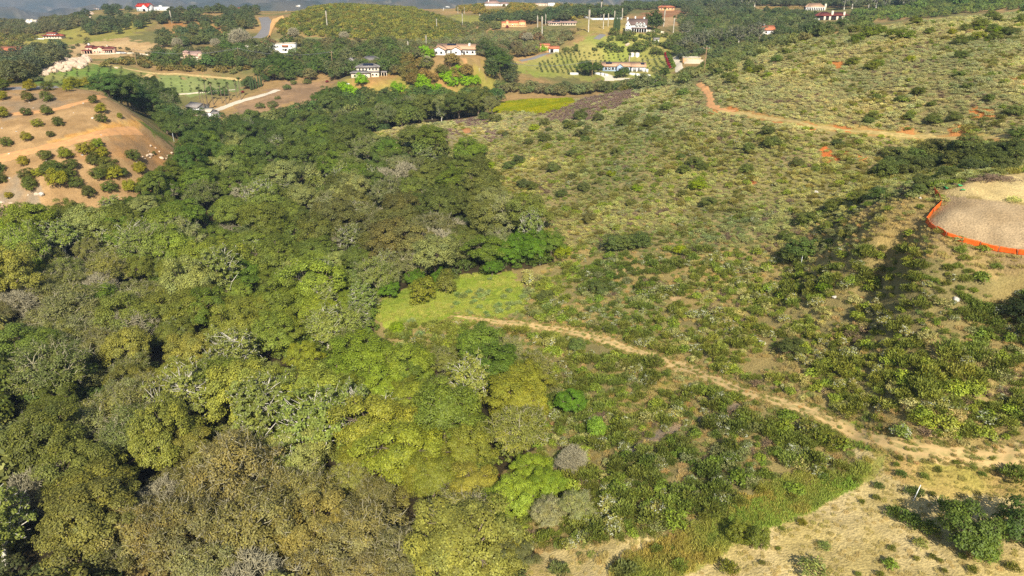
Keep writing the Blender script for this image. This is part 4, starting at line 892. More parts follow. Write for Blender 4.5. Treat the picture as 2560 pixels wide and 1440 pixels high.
# small tufts and seedlings on the mown field
fx = [(2240,1165,.5),(2345,1180,.5),(2390,1160,.45),(2310,1195,.6),(2480,1150,.4),(2140,1205,.45),(2455,1190,.5),(2190,1248,.5),(2155,1258,.4),(2330,1240,.5),(1955,1325,.4),(1945,1375,.35),(2290,1400,.4),(2350,1405,.35),(2230,1375,.5),
      (2145,1440,.4),(2360,1430,.4),(2405,1395,.5),(2330,1395,.45),(2100,1160,.5),(2510,1290,.6),(2250,1150,.5),(1905,1410,.4),(2530,1425,.7),(2430,1430,.6),(2200,1440,.5),(1820,1430,1.2),(1700,1425,1.1),(1640,1380,.9),(1760,1300,.9),(1980,1250,.8),(1850,1260,1.0),(1900,1230,.9),(2060,1200,.8)]
Q = hit([f[0] for f in fx], [f[1] for f in fx]); T_ = jitter_tint(np.tile(lin((110,118,52))*GAIN, (len(fx), 1)), rng, .2)
things('field_seedling', 'chamise', Q, np.array([f[2] for f in fx])*1.05, rng.rand(len(fx))*6, np.arange(len(fx)), T_, 'seedling shrub', 'shrub', 'seedling shrubs on the mown field', parts=False)
# meadow low shrubs
mx = [(1150,745,.8),(1180,760,.9),(1210,750,.9),(1240,770,1.0),(1170,780,.8),(1215,785,.8),(1130,770,.7),(1260,745,1.1),(1190,735,.7),(1030,808,1.3),(1085,815,1.2),(1010,845,1.4),(1050,840,1.5),(1000,870,1.3),(1270,775,.9),(1320,735,1.8),(1340,790,1.9),(1370,775,1.7),(1225,700,.9)]+[(1140+float(a)*170, 728+float(b)*66, .7+float(c)*.7) for a, b, c in np.random.RandomState(5).rand(26, 3)]
Q = hit([f[0] for f in mx], [f[1] for f in mx]); T_ = jitter_tint(np.tile(lin((124,138,80))*GAIN, (len(mx), 1)), rng, .2)
things('meadow_shrub', 'sage', Q, np.array([f[2] for f in mx]), rng.rand(len(mx))*6, np.arange(len(mx)), T_, 'soft low shrub', 'shrub', 'low shrubs in the meadow', parts=False)

# ------------------------------------------------------------------ grass that nobody could count
def grass(name, pls, spacing, seed, cols_, s0, s1, prob=1, ymax=400):
    xs = []; ys = []
    for k in pls:
        x, y = scatter(PL[k], spacing, seed); xs.append(x); ys.append(y)
    x = np.concatenate(xs); y = np.concatenate(ys); ok = infield(x, y) & offroad(x, y, 0) & (rng.rand(len(x)) < prob) & (y < ymax); x = x[ok]; y = y[ok]
    if len(x) == 0: return
    t = np.clip(fbm(x/5, y/5, seed, 3)*3+.5, 0, 1)[:, None]; T = lin(cols_[0])*(1-t)+lin(cols_[1])*t
    stuff(name, 'tuft', np.stack([x, y, gz(x, y)-.03], 1), rng.uniform(s0, s1, len(x)), rng.rand(len(x))*6, rng.randint(0, 8, len(x)), jitter_tint(T*1.1*np.array([.96, 1, .95]), rng, .12, .03))
    print(name, len(x))
grass('meadow_grass', ['meadow'], .95, 51, [(146,160,62),(178,176,86)], .5, 1.0, .8)
grass('gold_grass', ['gold_grass'], .8, 52, [(186,162,82),(150,156,70)], .7, 1.3, .85)
grass('lime_grass', ['lime_grass', 'road_verge'], .8, 53, [(140,166,64),(156,166,74)], .7, 1.3)
grass('mown_hay', ['low_hay', 'green_hay'], .9, 54, [(206,186,130),(180,168,98)], .25, .5, .5)
grass('slope_straw', ['pad_edge', 'verge2', 'clear_b'], 1.0, 55, [(198,172,116),(168,156,92)], .5, .9, .7)
grass('yellow_weeds', ['yellow_patch'], 1.3, 56, [(168,160,8),(140,146,14)], .8, 1.5)
for cx_, cy_, w_ in ROADS[:1]:
    tx_ = np.gradient(cx_); ty_ = np.gradient(cy_); l_ = np.hypot(tx_, ty_); i_ = rng.randint(0, len(cx_), 1500); sd_ = rng.rand(1500); of_ = np.where(sd_ < .9, (w_/2+rng.normal(size=1500)*.4)*np.sign(rng.rand(1500)-.5), rng.normal(size=1500)*.2)
    x = cx_[i_]-ty_[i_]/l_[i_]*of_; y = cy_[i_]+tx_[i_]/l_[i_]*of_; T = jitter_tint(np.where(rng.rand(1500, 1) < .5, lin((138,144,66)), lin((186,166,106))), rng, .15)
    stuff('track_edge_weeds', 'tuft', np.stack([x, y, gz(x, y)], 1), rng.uniform(.25, .6, 1500), rng.rand(1500)*6, rng.randint(0, 8, 1500), T)
# straw between the shrubs on the lower slope
x, y = scatter(SLOPE, 1.5, 57); px, py, _ = project(np.stack([x, y, gz(x, y)], 1)); ok = infield(x, y) & (py > 560) & offroad(x, y, .2) & (fbm(x/6, y/6, 58, 3) > -.08)
for nm in ('sand_pad', 'pad_slope'): ok &= ~inside(x, y, PL[nm])
x = x[ok]; y = y[ok]; T = jitter_tint(np.where(rng.rand(len(x), 1) < .35, lin((128,138,64)), lin((184,164,104)))*1.05, rng, .15)
stuff('slope_grass', 'tuft', np.stack([x, y, gz(x, y)-.03], 1), rng.uniform(.5, 1.0, len(x)), rng.rand(len(x))*6, rng.randint(0, 8, len(x)), T); print('slope grass', len(x))

# ------------------------------------------------------------------ far slopes: trees, groves, gardens
HX = np.array([(project(HP[k])[0], project(HP[k])[1]) for k in HP])
HW = {'tan':60,'ranch':68,'pink':52,'redlong':48,'flatranch':42,'cream':46,'gabled':34,'adobe':30,'peach':36,'arcade':32,'garage':30}
def clear_view(x, y, h):
    """keeps planting from growing right in front of the houses, where the photo shows their fronts open"""
    px, py, _ = project(np.stack([x, y, gz(x, y)+h], 1)); _, pb, _ = project(np.stack([x, y, gz(x, y)], 1)); ok = np.ones(len(x), bool)
    for (hx, hy), k in zip(HX, HP):
        if k in ('pinksmall', 'pinkwing', 'adobeshed', 'greyshed', 'greybarn', 'greyroof', 'bluegrey', 'orange'): continue
        ok &= ~((np.abs(px-hx) < HW.get(k, 24)) & (py < hy+1) & (pb > hy-2) & (pb < hy+22))
    return ok
FAR = []
def far_zone(pp, spacing, prob, kind, tints, s0, s1, seed, view=True, noise=0, zs=1):
    Q = poly(pp, 10); x, y = scatter(Q, spacing, seed, .45, 200)
    ok = (rng.rand(len(x)) < prob) & infield(x, y, .02) & offroad(x, y, 1)
    if noise: ok &= fbm(x/35, y/35, seed+5, 3) > -.5+noise
    x = x[ok]; y = y[ok]
    if view: ok = clear_view(x, y, 5); x = x[ok]; y = y[ok]
    tc = np.array([lin(t) for t in tints])*GAIN; T = jitter_tint(tc[rng.randint(0, len(tc), len(x))], rng, .2, .07)
    S = rng.uniform(s0, s1, len(x)); FAR.append((kind, np.stack([x, y, gz(x, y)-.2], 1), S, T, zs))
far_zone([(690,62),(760,24),(850,8),(1000,14),(1100,42),(1152,62),(1155,100),(1050,108),(860,95),(760,90),(700,88)], 5.0, .95, 'grove', [(116,120,52),(98,106,48),(124,124,54)], 2.3, 3.1, 61)
far_zone([(1135,28),(1240,40),(1330,50),(1440,50),(1540,28),(1520,8),(1280,6),(1160,10)], 5.6, .85, 'grove', [(134,124,56),(118,116,54)], 2.2, 3.2, 62)
far_zone([(250,168),(330,165),(400,176),(500,180),(600,188),(620,175),(600,160),(450,150),(260,150)], 6, .95, 'grove', [(112,104,54),(98,102,54),(118,108,56)], 2.6, 3.4, 63)
far_zone([(985,160),(1090,150),(1135,165),(1165,190),(1190,215),(1100,216),(990,214)], 7, .85, 'fartree', [(118,104,54),(104,100,50)], .7, 1.05, 64)
far_zone([(1170,172),(1250,150),(1290,168),(1275,215),(1200,215)], 8, .9, 'fartree', [(78,90,50),(66,84,36)], .9, 1.3, 65)
far_zone([(-40,150),(60,140),(150,125),(152,158),(90,190),(70,208),(-40,208)], 7.5, .9, 'fartree', [(82,92,62),(88,94,60)], 1.0, 1.5, 66)
far_zone([(-40,95),(40,85),(95,95),(60,112),(-40,125)], 6, .9, 'grove', [(118,116,54),(100,104,56)], 2.2, 3.0, 67)
far_zone([(0,132),(90,118),(150,124),(140,140),(0,148)], 10, .5, 'farbush', [(92,98,52)], .6, 1.0, 68)
far_zone([(380,150),(520,135),(620,120),(760,115),(860,120),(980,110),(1000,150),(1000,190),(880,196),(760,205),(640,195),(540,176),(400,165)], 7.2, .92, 'fartree', [(82,100,48),(92,100,58),(98,100,62),(76,96,40)], .7, 1.25, 69)
far_zone([(430,80),(640,60),(640,105),(560,118),(380,120),(400,95)], 9.5, .8, 'fartree', [(80,94,56),(92,100,56)], .7, 1.15, 70, noise=.33)
far_zone([(200,70),(330,45),(420,32),(640,30),(640,60),(430,62),(300,72),(220,95)], 9.5, .8, 'fartree', [(76,88,56),(86,94,58)], .7, 1.15, 71, noise=.36)
far_zone([(60,62),(200,48),(230,62),(150,80),(60,92),(-40,88),(-40,60)], 8.5, .9, 'fartree', [(92,98,66),(98,100,66)], .7, 1.0, 72)
far_zone([(1000,105),(1150,100),(1260,78),(1400,72),(1440,90),(1400,115),(1290,130),(1180,128),(1080,125),(1000,135)], 5, .95, 'farbush', [(122,124,86),(112,118,78)], .6, .95, 73)
far_zone([(1000,120),(1180,118),(1300,125),(1340,135),(1310,150),(1200,150),(1000,150)], 8.5, .8, 'fartree', [(98,100,66),(110,104,72),(92,104,56)], .6, 1.0, 74)
far_zone([(1200,62),(1400,62),(1440,45),(1560,48),(1570,30),(1440,28),(1300,45),(1220,50)], 9, .85, 'fartree', [(76,90,58),(84,98,60)], .8, 1.3, 75)
far_zone([(1400,85),(1470,62),(1440,95),(1400,112)], 9, .6, 'farbush', [(104,98,62)], .5, .8, 76)
far_zone([(1560,30),(1700,20),(1900,15),(2060,20),(2300,20),(2300,6),(1560,6)], 9, .75, 'fartree', [(86,98,66),(78,92,56)], .8, 1.3, 77, noise=.3)
far_zone([(1690,50),(1900,30),(2000,34),(2140,48),(2180,80),(2060,90),(1900,120),(1800,150),(1760,175),(1700,190),(1690,130),(1730,110)], 6.5, .92, 'farbush', [(104,116,72),(96,108,62),(116,120,80)], .6, 1.1, 78)
far_zone([(1690,50),(1900,30),(2000,34),(2140,56),(2180,80),(2060,90),(1900,120),(1800,150),(1760,175),(1700,190),(1690,130),(1730,110)], 13, .6, 'fartree', [(84,98,58),(76,92,46)], .7, 1.1, 79)
far_zone([(1250,212),(1330,224),(1480,226),(1530,222),(1700,214),(1740,198),(1700,216),(1560,228),(1440,240),(1250,235)], 6, .95, 'fartree', [(104,112,72),(92,104,60),(112,112,76)], .6, .9, 80)
far_zone([(1580,125),(1690,110),(1720,95),(1740,120),(1700,150),(1690,135)], 9, .7, 'fartree', [(88,98,62)], .7, 1.0, 81)
far_zone([(1300,150),(1330,130),(1380,135),(1340,150)], 7, .9, 'farbush', [(118,110,52)], .8, 1.1, 82)
far_zone([(2260,40),(2400,22),(2640,8),(2640,-6),(2260,6)], 12, .7, 'fartree', [(84,104,50),(96,118,50)], .8, 1.3, 83)
far_zone([(2120,60),(2300,46),(2560,24),(2660,20),(2660,-4),(2400,0),(2140,30)], 7, .85, 'farbush', [(96,116,52),(110,124,60),(92,106,54)], .8, 1.3, 90)
far_zone([(1700,215),(1740,196),(1850,160),(1960,118),(2070,90),(2060,70),(1900,96),(1760,168),(1690,196)], 5, .9, 'farbush', [(116,122,76),(104,114,60)], .6, 1.1, 91)
far_zone([(1090,62),(1240,60),(1300,80),(1200,88),(1140,96)], 6, .75, 'farbush', [(110,112,70),(96,104,56)], .6, 1.1, 94)
far_zone([(640,245),(720,212),(810,205),(790,245),(700,262),(620,290)], 11, .3, 'farbush', [(88,100,48)], .5, 1.0, 95)
far_zone([(1700,30),(1720,20),(1900,28),(1880,40),(1720,50)], 9, .6, 'fartree', [(86,98,66)], .7, 1.1, 96)
far_zone([(700,100),(860,98),(880,130),(800,150),(720,130)], 11, .6, 'farbush', [(84,98,52),(110,112,76)], .7, 1.2, 84)
far_zone([(600,200),(680,190),(760,192),(820,198),(770,203),(700,203),(640,218),(560,240),(520,240)], 8, .6, 'fartree', [(76,94,46)], .6, 1.1, 85)
far_zone([(500,325),(560,315),(620,312),(760,290),(830,258),(1000,246),(1240,240),(1240,265),(1000,268),(830,280),(620,325)], 7, .95, 'fartree', [(74,94,46),(84,100,50)], .8, 1.15, 86)
far_zone([(180,90),(430,122),(480,150),(150,158)], 10, .45, 'farbush', [(92,94,58)], .4, .8, 87)
far_zone([(230,60),(400,70),(420,100),(240,90)], 13, .6, 'fartree', [(82,96,56)], .6, 1.0, 88)
far_zone([(240,22),(330,30),(420,28),(420,36),(240,42),(170,60)], 10, .8, 'fartree', [(74,88,58)], .7, 1.0, 89)
kk_ = {'grove': ('grove_tree', 'rounded grove tree', 'avocado groves on the far hills', 'distant_grove', 1.0), 'fartree': ('hillside_tree', 'round crowned tree', 'trees on the far slopes', 'distant_trees', 4.2), 'farbush': ('hillside_bush', 'rounded hillside bush', 'bushes on the far slopes', 'distant_bushes', 2.8)}
for kind, (nm, noun, grp, sn, sz) in kk_.items():
    P = np.concatenate([f[1] for f in FAR if f[0] == kind]); S = np.concatenate([f[2] for f in FAR if f[0] == kind]); T = np.concatenate([f[3] for f in FAR if f[0] == kind])
    k = pick(P, S, sz, 1.6*sz); a = np.where(k)[0]; b_ = np.where(~k)[0]; print(nm, len(a), len(b_))
    RZ = rng.rand(len(P))*6.28; ID = rng.randint(0, 20, len(P)); zs = .95
    S3 = np.stack([S, S*rng.uniform(.85, 1.15, len(S)), S*zs], 1)
    things(nm, kind, P[a], S3[a], RZ[a], ID[a], T[a], noun, 'tree' if kind != 'farbush' else 'bush', grp, parts=False)
    stuff(sn, kind, P[b_], S3[b_], RZ[b_], ID[b_], T[b_])
def listed(nm, kind, lst, col, noun, cat, grp, parts=False, v=.12, zs=1.0, labels=None):
    Q = hit([l[0] for l in lst], [l[1] for l in lst]); s = np.array([l[2] for l in lst]); T_ = jitter_tint(np.tile(lin(col)*GAIN, (len(lst), 1)), rng, v, .04)
    things(nm, kind, Q, np.stack([s, s, s*zs], 1), rng.rand(len(lst))*6, np.arange(len(lst)), T_, noun, cat, grp, parts=parts, labels=labels)
listed('citrus_tree', 'avo', [(862,236,1.6),(905,214,1.7),(880,244,1.6),(856,226,1.2),(1000,230,1.2),(985,222,1.0),(1060,224,1.7),(1052,212,1.5),(1072,232,1.3),(1120,208,1.5),(1112,198,1.3),(1136,192,1.3),(1148,184,1.2),(1152,203,1.4),(1165,214,1.4),(1188,212,1.4),(1135,216,1.3),(1045,148,1.4),(1060,142,1.6),(1075,146,1.3),(1225,140,1.0),(1340,132,1.0),(1360,130,1.3),(990,236,1.0),(1095,228,1.1)], (120,160,14), 'bright citrus tree', 'fruit tree', 'lime green citrus trees on the knoll', True)
Z6 = [(1075,470,1.6),(1010,570,1.1),(1190,570,1.2),(1310,560,1.0),(1350,490,1.5),(1465,462,.9),(1460,580,1.1),(1610,510,.8),(840,710,1.3),(1020,790,1.9),(1170,810,1.2),(1600,780,2.2),(1500,790,1.6),(1420,795,1.2),(1310,632,.8),(1770,468,.8),(1880,530,1.1),(1780,570,.9),(1900,450,1.3),(1980,515,.6),(2090,505,1.1),(1800,690,1.4),(1920,635,.8),(1960,670,.7),(2060,690,1.0),(2180,740,1.4),(1920,840,1.4),(2000,855,1.1),(690,780,.8),(300,790,1.1),(120,800,1.0),(2270,640,1.9),(2350,580,1.8),(1700,540,.8),(1250,730,.5),(2400,860,1.8),(2430,700,2.0),(2120,700,1.0),(330,690,.5),(960,600,.5)]
listed('garden_tree', 'farbush', [(1400+a/8, 30+b/8, c*.85) for a, b, c in Z6], (84, 98, 44), 'rounded tree on the grass', 'tree', 'rounded trees on the grassy hill below the gabled house')
listed('pine_tree', 'fartree', [(1630,78,1.6),(1640,76,1.2),(1208,140,.9)], (58,76,30), 'dark dense evergreen', 'tree', 'dark evergreens by the houses', zs=1.25)
listed('dark_tree', 'oak', [(1460,187,.95),(1475,190,.9),(1495,184,.7),(1248,182,1.3),(1240,172,1.0),(700,185,1.3),(720,190,1.1),(735,186,1.1),(690,200,1.0),(1660,195,.7),(1560,193,.65),(1545,196,.5),(820,256,.9),(840,250,.8),(800,262,.8)], (72,92,32), 'dark leafy tree', 'tree', 'dark trees around the far gardens', True)
listed('bare_grey_tree', 'bare', [(600,118,1.35),(612,116,1.1),(445,122,.8),(541,120,.7),(735,95,.8),(862,102,.7),(1068,165,.6),(1320,108,.8)], (186,174,160), 'leafless grey tree', 'tree', 'leafless grey trees on the far slopes', True)
listed('russet_tree', 'fartree', [(672,128,1.15),(683,126,1.0),(1345,105,.9),(1312,104,.9)], (124,104,76), 'russet twiggy tree', 'tree', 'russet trees beside the houses')
listed('flowering_hedge', 'grove', [(1662+i*1.6, 136+i*4.4, 1.3) for i in range(9)], (140,36,56), 'magenta flowering shrub in the hedge', 'hedge', 'magenta hedge along the sapling field')
listed('clipped_hedge', 'grove', [(1669+i*2.1, 134+i*4.4, 1.7) for i in range(9)], (92,112,28), 'green shrub in the double hedge', 'hedge', 'green hedge beside the magenta one')
listed('red_leaved_shrub', 'grove', [(1210,134,2.4),(1268,70,1.8),(1245,132,1.5),(818,206,1.2),(607,232,1.2)], (120,34,46), 'dark red shrub', 'shrub', 'dark red shrubs near the houses', labels=['dark red shrub beside the tan roofed house','small dark red shrub before the peach house','russet shrub between tan roofed house and white garage','tiny crimson shrub on the brown bank','tiny crimson shrub among the driveway palms'])
listed('eucalyptus_tree', 'gum', [(1706,134,.75),(1716,130,.8),(1726,127,.8),(1737,124,.85),(1748,121,.8),(1760,118,.85),(1772,115,.85),(1784,112,.8),(1796,110,.8),(1826,112,.9),(1846,112,.95),(1870,107,.9),(1884,104,.95),(1898,101,.9),(1712,98,.9),(1722,92,.9)], (98,104,80), 'grey green eucalyptus in the row', 'tree', 'row of eucalyptus below the terraced house', True)
listed('tall_eucalyptus_tree', 'gum', [(2188,30,1.5),(2210,26,1.3),(2170,26,1.2),(2130,22,1.2),(2110,24,1.1),(2255,22,1.3),(2280,24,1.2),(1870,22,1.1),(1885,26,1.2),(1855,24,1.0),(1665,18,1.2)], (88,98,66), 'tall eucalyptus with white trunk', 'tree', 'tall eucalyptus on the upper ridge', True, zs=1.1)

# saplings: two hillside blocks and the striped field
def rows(name, a, b_, rowsp, sp, pls, col, s, noun, grp, side, skip=.06, most=300):
    A_, B_ = hit([a[0], b_[0]], [a[1], b_[1]])[:, :2]; u = (B_-A_)/np.linalg.norm(B_-A_); v = np.array([-u[1], u[0]])
    i, j = np.meshgrid(np.arange(-90, 90), np.arange(-90, 90)); x = A_[0]+u[0]*i.ravel()*sp+v[0]*j.ravel()*rowsp; y = A_[1]+u[1]*i.ravel()*sp+v[1]*j.ravel()*rowsp
    x = x+rng.normal(size=len(x))*.3; y = y+rng.normal(size=len(x))*.3; m = np.zeros(len(x), bool)
    for p_ in pls: m |= inside(x, y, p_)
    m &= offroad(x, y, .5) & (rng.rand(len(x)) > skip); x = x[m]; y = y[m]; P = np.stack([x, y, gz(x, y)], 1); S = rng.uniform(.75, 1.2, len(x))*s
    T = jitter_tint(np.tile(lin(col)*GAIN, (len(x), 1)), rng, .15); RZ = rng.rand(len(x))*6; ID = rng.randint(0, 9, len(x)); k = pick(P, S, 1, 1, most); a_ = np.where(k)[0]; c_ = np.where(~k)[0]; print(name, len(a_), len(c_))
    jj = j.ravel()[m]; ii = i.ravel()[m]; rk = {q: n_+1 for n_, q in enumerate(sorted(set(jj[a_]), reverse=True))}; labs = []
    for q in a_:
        mates = sorted(ii[a_][jj[a_] == jj[q]], reverse=True); labs.append(f'{ordinal(mates.index(ii[q])+1)} {noun} from the near end of its row, {ordinal(rk[jj[q]])} row from the {side}')
    things(name, 'sapling', P[a_], S[a_], RZ[a_], ID[a_], T[a_], noun, 'sapling', grp, parts=False, labels=labs)
    stuff('distant_'+name+'s', 'sapling', P[c_], S[c_], RZ[c_], ID[c_], T[c_])
rows('hillside_sapling', (250,170), (240,205), 5.2, 4.2, [poly([(100,198),(130,175),(230,164),(300,168),(365,183),(340,205),(250,218),(100,216)]), poly([(350,214),(400,194),(450,192),(612,206),(600,220),(480,236),(400,238)])], (84,92,52), .8, 'grass knoll sapling', 'saplings on the grassy knoll', 'boulders')
rows('field_sapling', (1419,130), (1448,184), 3.5, 2.1, [poly([(1335,160),(1372,148),(1400,134),(1450,130),(1560,136),(1665,140),(1672,165),(1668,185),(1640,196),(1630,182),(1610,168),(1500,165),(1490,182),(1460,190),(1345,180)])], (88,98,56), .95, 'field sapling', 'sapling rows in the striped field', 'drive')
for i in range(24):
    ax_ = 1902+i*4.7; q = hit([ax_, ax_-1.5], [1.5, 21]); V = []; rr_ = MB(); nn_ = 14
    p = make_shrub(400+i, 60, .5, .6, 1.0, 5, .4, twig=0)
    cr = np.concatenate(p.lv); base_q = []
    for k in range(nn_):
        c = q[0]+(q[1]-q[0])*k/(nn_-1); zz = gz(c[0], c[1])[0]; base_q.append(cr*np.array([1.5, 1.9, 1.4])+np.array([c[0], c[1], zz]))
    p.tone = [np.tile(np.concatenate(p.tone), nn_)]; p.hue = [np.tile(np.concatenate(p.hue), nn_)]; p.bl = [np.tile(np.concatenate(p.bl), nn_)]; p.lv = [np.concatenate(base_q)]
    o = link('vine_row', p.crown('vine_row')); c_ = lin((132, 118, 62))*GAIN; o.color = (c_[0], c_[1], c_[2], 1)
    tag(o, f'{ordinal(i+1)} vine row from the far white villa side of the brown ridge terrace', 'vine row', 'vine rows on the far ridge')

# ------------------------------------------------------------------ palms, cypresses
def palm_parts(seed, h, shag):
    r = np.random.RandomState(seed); t = MB(); n = 8
    P = [(math.sin(i*.4+seed)*.12*i/n, math.cos(i*.3+seed)*.1*i/n, h*i/n-.3*(i == 0)) for i in range(n+1)]
    t.tube(P, [(.34 if shag else .26)*(1-.35*i/n) for i in range(n+1)], 7)
    s = None
    if shag:
        s = MB(); s.tube([(P[-1][0], P[-1][1], h*z) for z in (.5, .62, .8, .97)], [.3, .5, .6, .4], 9)
    f = MB(); top = np.array(P[-1])
    for k in range(26):
        a = r.rand()*6.28; e = r.uniform(-.5, 1.2); L = r.uniform(1.3, 1.9); d = np.array([math.cos(a)*math.cos(e), math.sin(a)*math.cos(e), math.sin(e)]); sdv = np.array([-math.sin(a), math.cos(a), 0])
        m_ = top+d*L*.6; tp = top+d*L+np.array([0, 0, -.45]); w = .34
        f.add([top, m_+sdv*w, tp, m_-sdv*w], [(0, 1, 2, 3)])
    return t, s, f
M['frond'] = surf('palm_frond', (92, 104, 50), .6, .3, 2); M['skirt'] = surf('dry_frond_skirt', (176, 166, 148), .9, .2, 3); M['cyp'] = surf('cypress_green', (60, 76, 40), .8, .3, 2)
PT = []
for i in range(3):
    t, s, f = palm_parts(i, 11+i, True); PT.append((t.mesh('palm_trunk', M['palebark']), s.mesh('palm_skirt', M['skirt']), f.mesh('palm_fronds', M['frond'])))
t, s, f = palm_parts(7, 12, False); SLIM = (t.mesh('palm_trunk', M['bark']), None, f.mesh('palm_fronds', M['frond']))
PL_ = [(430,58,.95),(818,66,1.0),(1156,63,.8),(1092,72,.8),(1344,78,1.0),(1355,93,1.15),(1364,62,.8),(1471,80,1.35),(1502,44,1.1),(1555,50,.9),(1508,72,.9),(1659,66,1.0),(1683,82,1.0),(1145,35,.6),(1161,34,.5),(1021,135,.8),(1066,122,.8),(1535,62,.8),(1548,190,.0),(1572,176,.9),(1200,60,.7),(1520,66,.7)]
PL_ = [p for p in PL_ if p[2] > 0]
Q = hit([p[0] for p in PL_], [p[1] for p in PL_]); pw = place_words(Q)
for i, p in enumerate(PL_):
    e = empty('fan_palm', Q[i], i*1.3, p[2]*1.05); tag(e, f'tall fan palm with pale shaggy trunk, {pw[i]}', 'palm', 'tall fan palms among the far gardens')
    for nm, me_ in zip(('trunk', 'dry_skirt', 'frond_crown'), PT[i % 3]): link(nm, me_, e)
DP = [(505,276,1.0),(513,284,1.0),(519,262,1.1),(522,278,.9),(534,262,1.0),(556,258,.9),(575,250,.8),(592,244,.8),(603,250,1.0),(566,262,.8)]
Q = hit([p[0] for p in DP], [p[1] for p in DP]); pw = place_words(Q)
for i, p in enumerate(DP):
    e = empty('slender_palm', Q[i], i*1.1, p[2]); tag(e, f'slender palm lining the driveway, {pw[i]}', 'palm', 'slender palms along the driveway')
    for nm, me_ in (('trunk', SLIM[0]), ('frond_crown', SLIM[2])): link(nm, me_, e)
cy = MB(); cy.tube([(0, 0, 0), (0, 0, 1), (.03, 0, 4), (0, .03, 7), (0, 0, 9)], [.35, .7, .75, .5, .08], 9); cym = cy.mesh('cypress', M['cyp'])
CY = [(628,226,.8),(634,224,.85),(641,222,.8),(648,219,.85),(654,217,.8),(1535,78,1.1),(1538,76,1.2),(1541,77,1.1),(1545,76,1.2),(1548,75,1.0),(1761,78,.8),(1588,212,.8)]
Q = hit([p[0] for p in CY], [p[1] for p in CY]); pw = place_words(Q)
for i, p in enumerate(CY):
    e = link('cypress_tree', cym); e.location = Q[i]; e.scale = (p[2],)*3; tag(e, f'narrow dark cypress, {pw[i]}', 'tree', 'narrow cypresses in rows')

# ------------------------------------------------------------------ rocks
def rock_mesh(seed, mat):
    import bmesh
    r = np.random.RandomState(seed); bm = bmesh.new(); bmesh.ops.create_icosphere(bm, subdivisions=2, radius=1)
    cuts = [(unit(r.normal(size=3)), r.uniform(.6, .9)) for _ in range(7)]
    for v in bm.verts:
        c = np.array(v.co); c *= 1+.25*float(fbm(c[0]*1.5+seed, c[1]*1.5+c[2], seed % 40+90, 3)[()] if np.ndim(fbm(c[0], c[1], 1, 1)) else fbm(c[0]*1.5+seed, c[1]*1.5+c[2], seed % 40+90, 3))
        for nrm, dd in cuts:
            q = c@nrm
            if q > dd: c = c-nrm*(q-dd)
        v.co = c*np.array([1, .85, .7])
    me = bpy.data.meshes.new('boulder'); bm.to_mesh(me); bm.free(); me.materials.append(mat); return me
RK = [rock_mesh(300+i, M['rock']) for i in range(5)]; RG = [rock_mesh(320+i, M['greyrock']) for i in range(3)]
def rocks(name, pos, s, ms, label, grp, labels=None):
    pw = place_words(pos)
    for i in range(len(pos)):
        o = link(name, ms[i % len(ms)]); o.location = pos[i]; o.rotation_euler = (rng.rand()*.6, rng.rand()*.6, rng.rand()*6); k = s[i]; o.scale = (k*rng.uniform(.8, 1.3), k*rng.uniform(.8, 1.2), k*rng.uniform(.7, 1.1))
        tag(o, labels[i] if labels else f'{label}, {pw[i]}', 'boulder', grp)
x, y = scatter(poly([(92,188),(125,168),(165,150),(215,147),(228,156),(205,170),(165,180),(120,184),(100,192)], 6), 3.6, 91, .5, 200); q = np.stack([x, y, gz(x, y)+.5], 1); print('rocks', len(q))
rocks('outcrop_boulder', q[:280], rng.uniform(1.2, 3.6, len(q)), RK, 'pale granite boulder in the outcrop', 'pale boulders of the outcrop')
x, y = scatter(poly([(350,365),(400,360),(440,385),(400,420),(360,410)], 6), 2.2, 92, .5, 100); k = rng.rand(len(x)) < .6; x = x[k]; y = y[k]
rocks('orchard_rock', np.stack([x, y, gz(x, y)+.1], 1), rng.uniform(.3, .9, len(x)), RK, 'tan rock lying on orchard soil', 'rocks at the orchard corner')
x, y = scatter(poly([(-10,490),(50,478),(110,488),(60,540),(-10,560)], 6), 2.6, 93, .5, 100); k = rng.rand(len(x)) < .5; x = x[k]; y = y[k]
rocks('bank_rock', np.stack([x, y, gz(x, y)+.1], 1), rng.uniform(.3, 1.0, len(x)), RK, 'tan rock on the orchard bank', 'rocks on the bank at the orchard foot')
x, y = scatter(poly([(0,250),(200,240),(330,320),(400,400),(250,440),(0,480)], 10), 9, 97, .5, 100); k = rng.rand(len(x)) < .55; x = x[k]; y = y[k]
rocks('field_stone', np.stack([x, y, gz(x, y)+.05], 1), rng.uniform(.18, .5, len(x)), RG, 'pale stone on orchard soil', 'stones scattered through the orchard')
ro = [(1487,962,.8),(1525,955,.6),(1905,860,.85),(2040,482,.7),(2175,762,.6),(2390,750,.5),(2085,745,.5),(1640,748,.5),(105,488,1.1),(270,410,.9),(1470,975,.4),(2300,498,.35)]
rocks('white_boulder', hit([a[0] for a in ro], [a[1] for a in ro])+np.array([0, 0, .15]), [a[2] for a in ro], RG, '', 'pale boulders lying in the scrub',
      ['large white boulder in scrub below the dirt track','flatter white boulder beside the large one below the track','large grey white boulder in scrub above the dirt track','small white boulder high on the shrub slope','pale boulder in dry grass before the orange fence','pale boulder near the big dark bush','small white rock left of the boulder in dry grass','flat rock in the scrub above the track bend','pale rock at the foot of the orchard','tan boulder standing among orchard trees','small white stone before the white boulders','pale stone by the spur below the fence'])
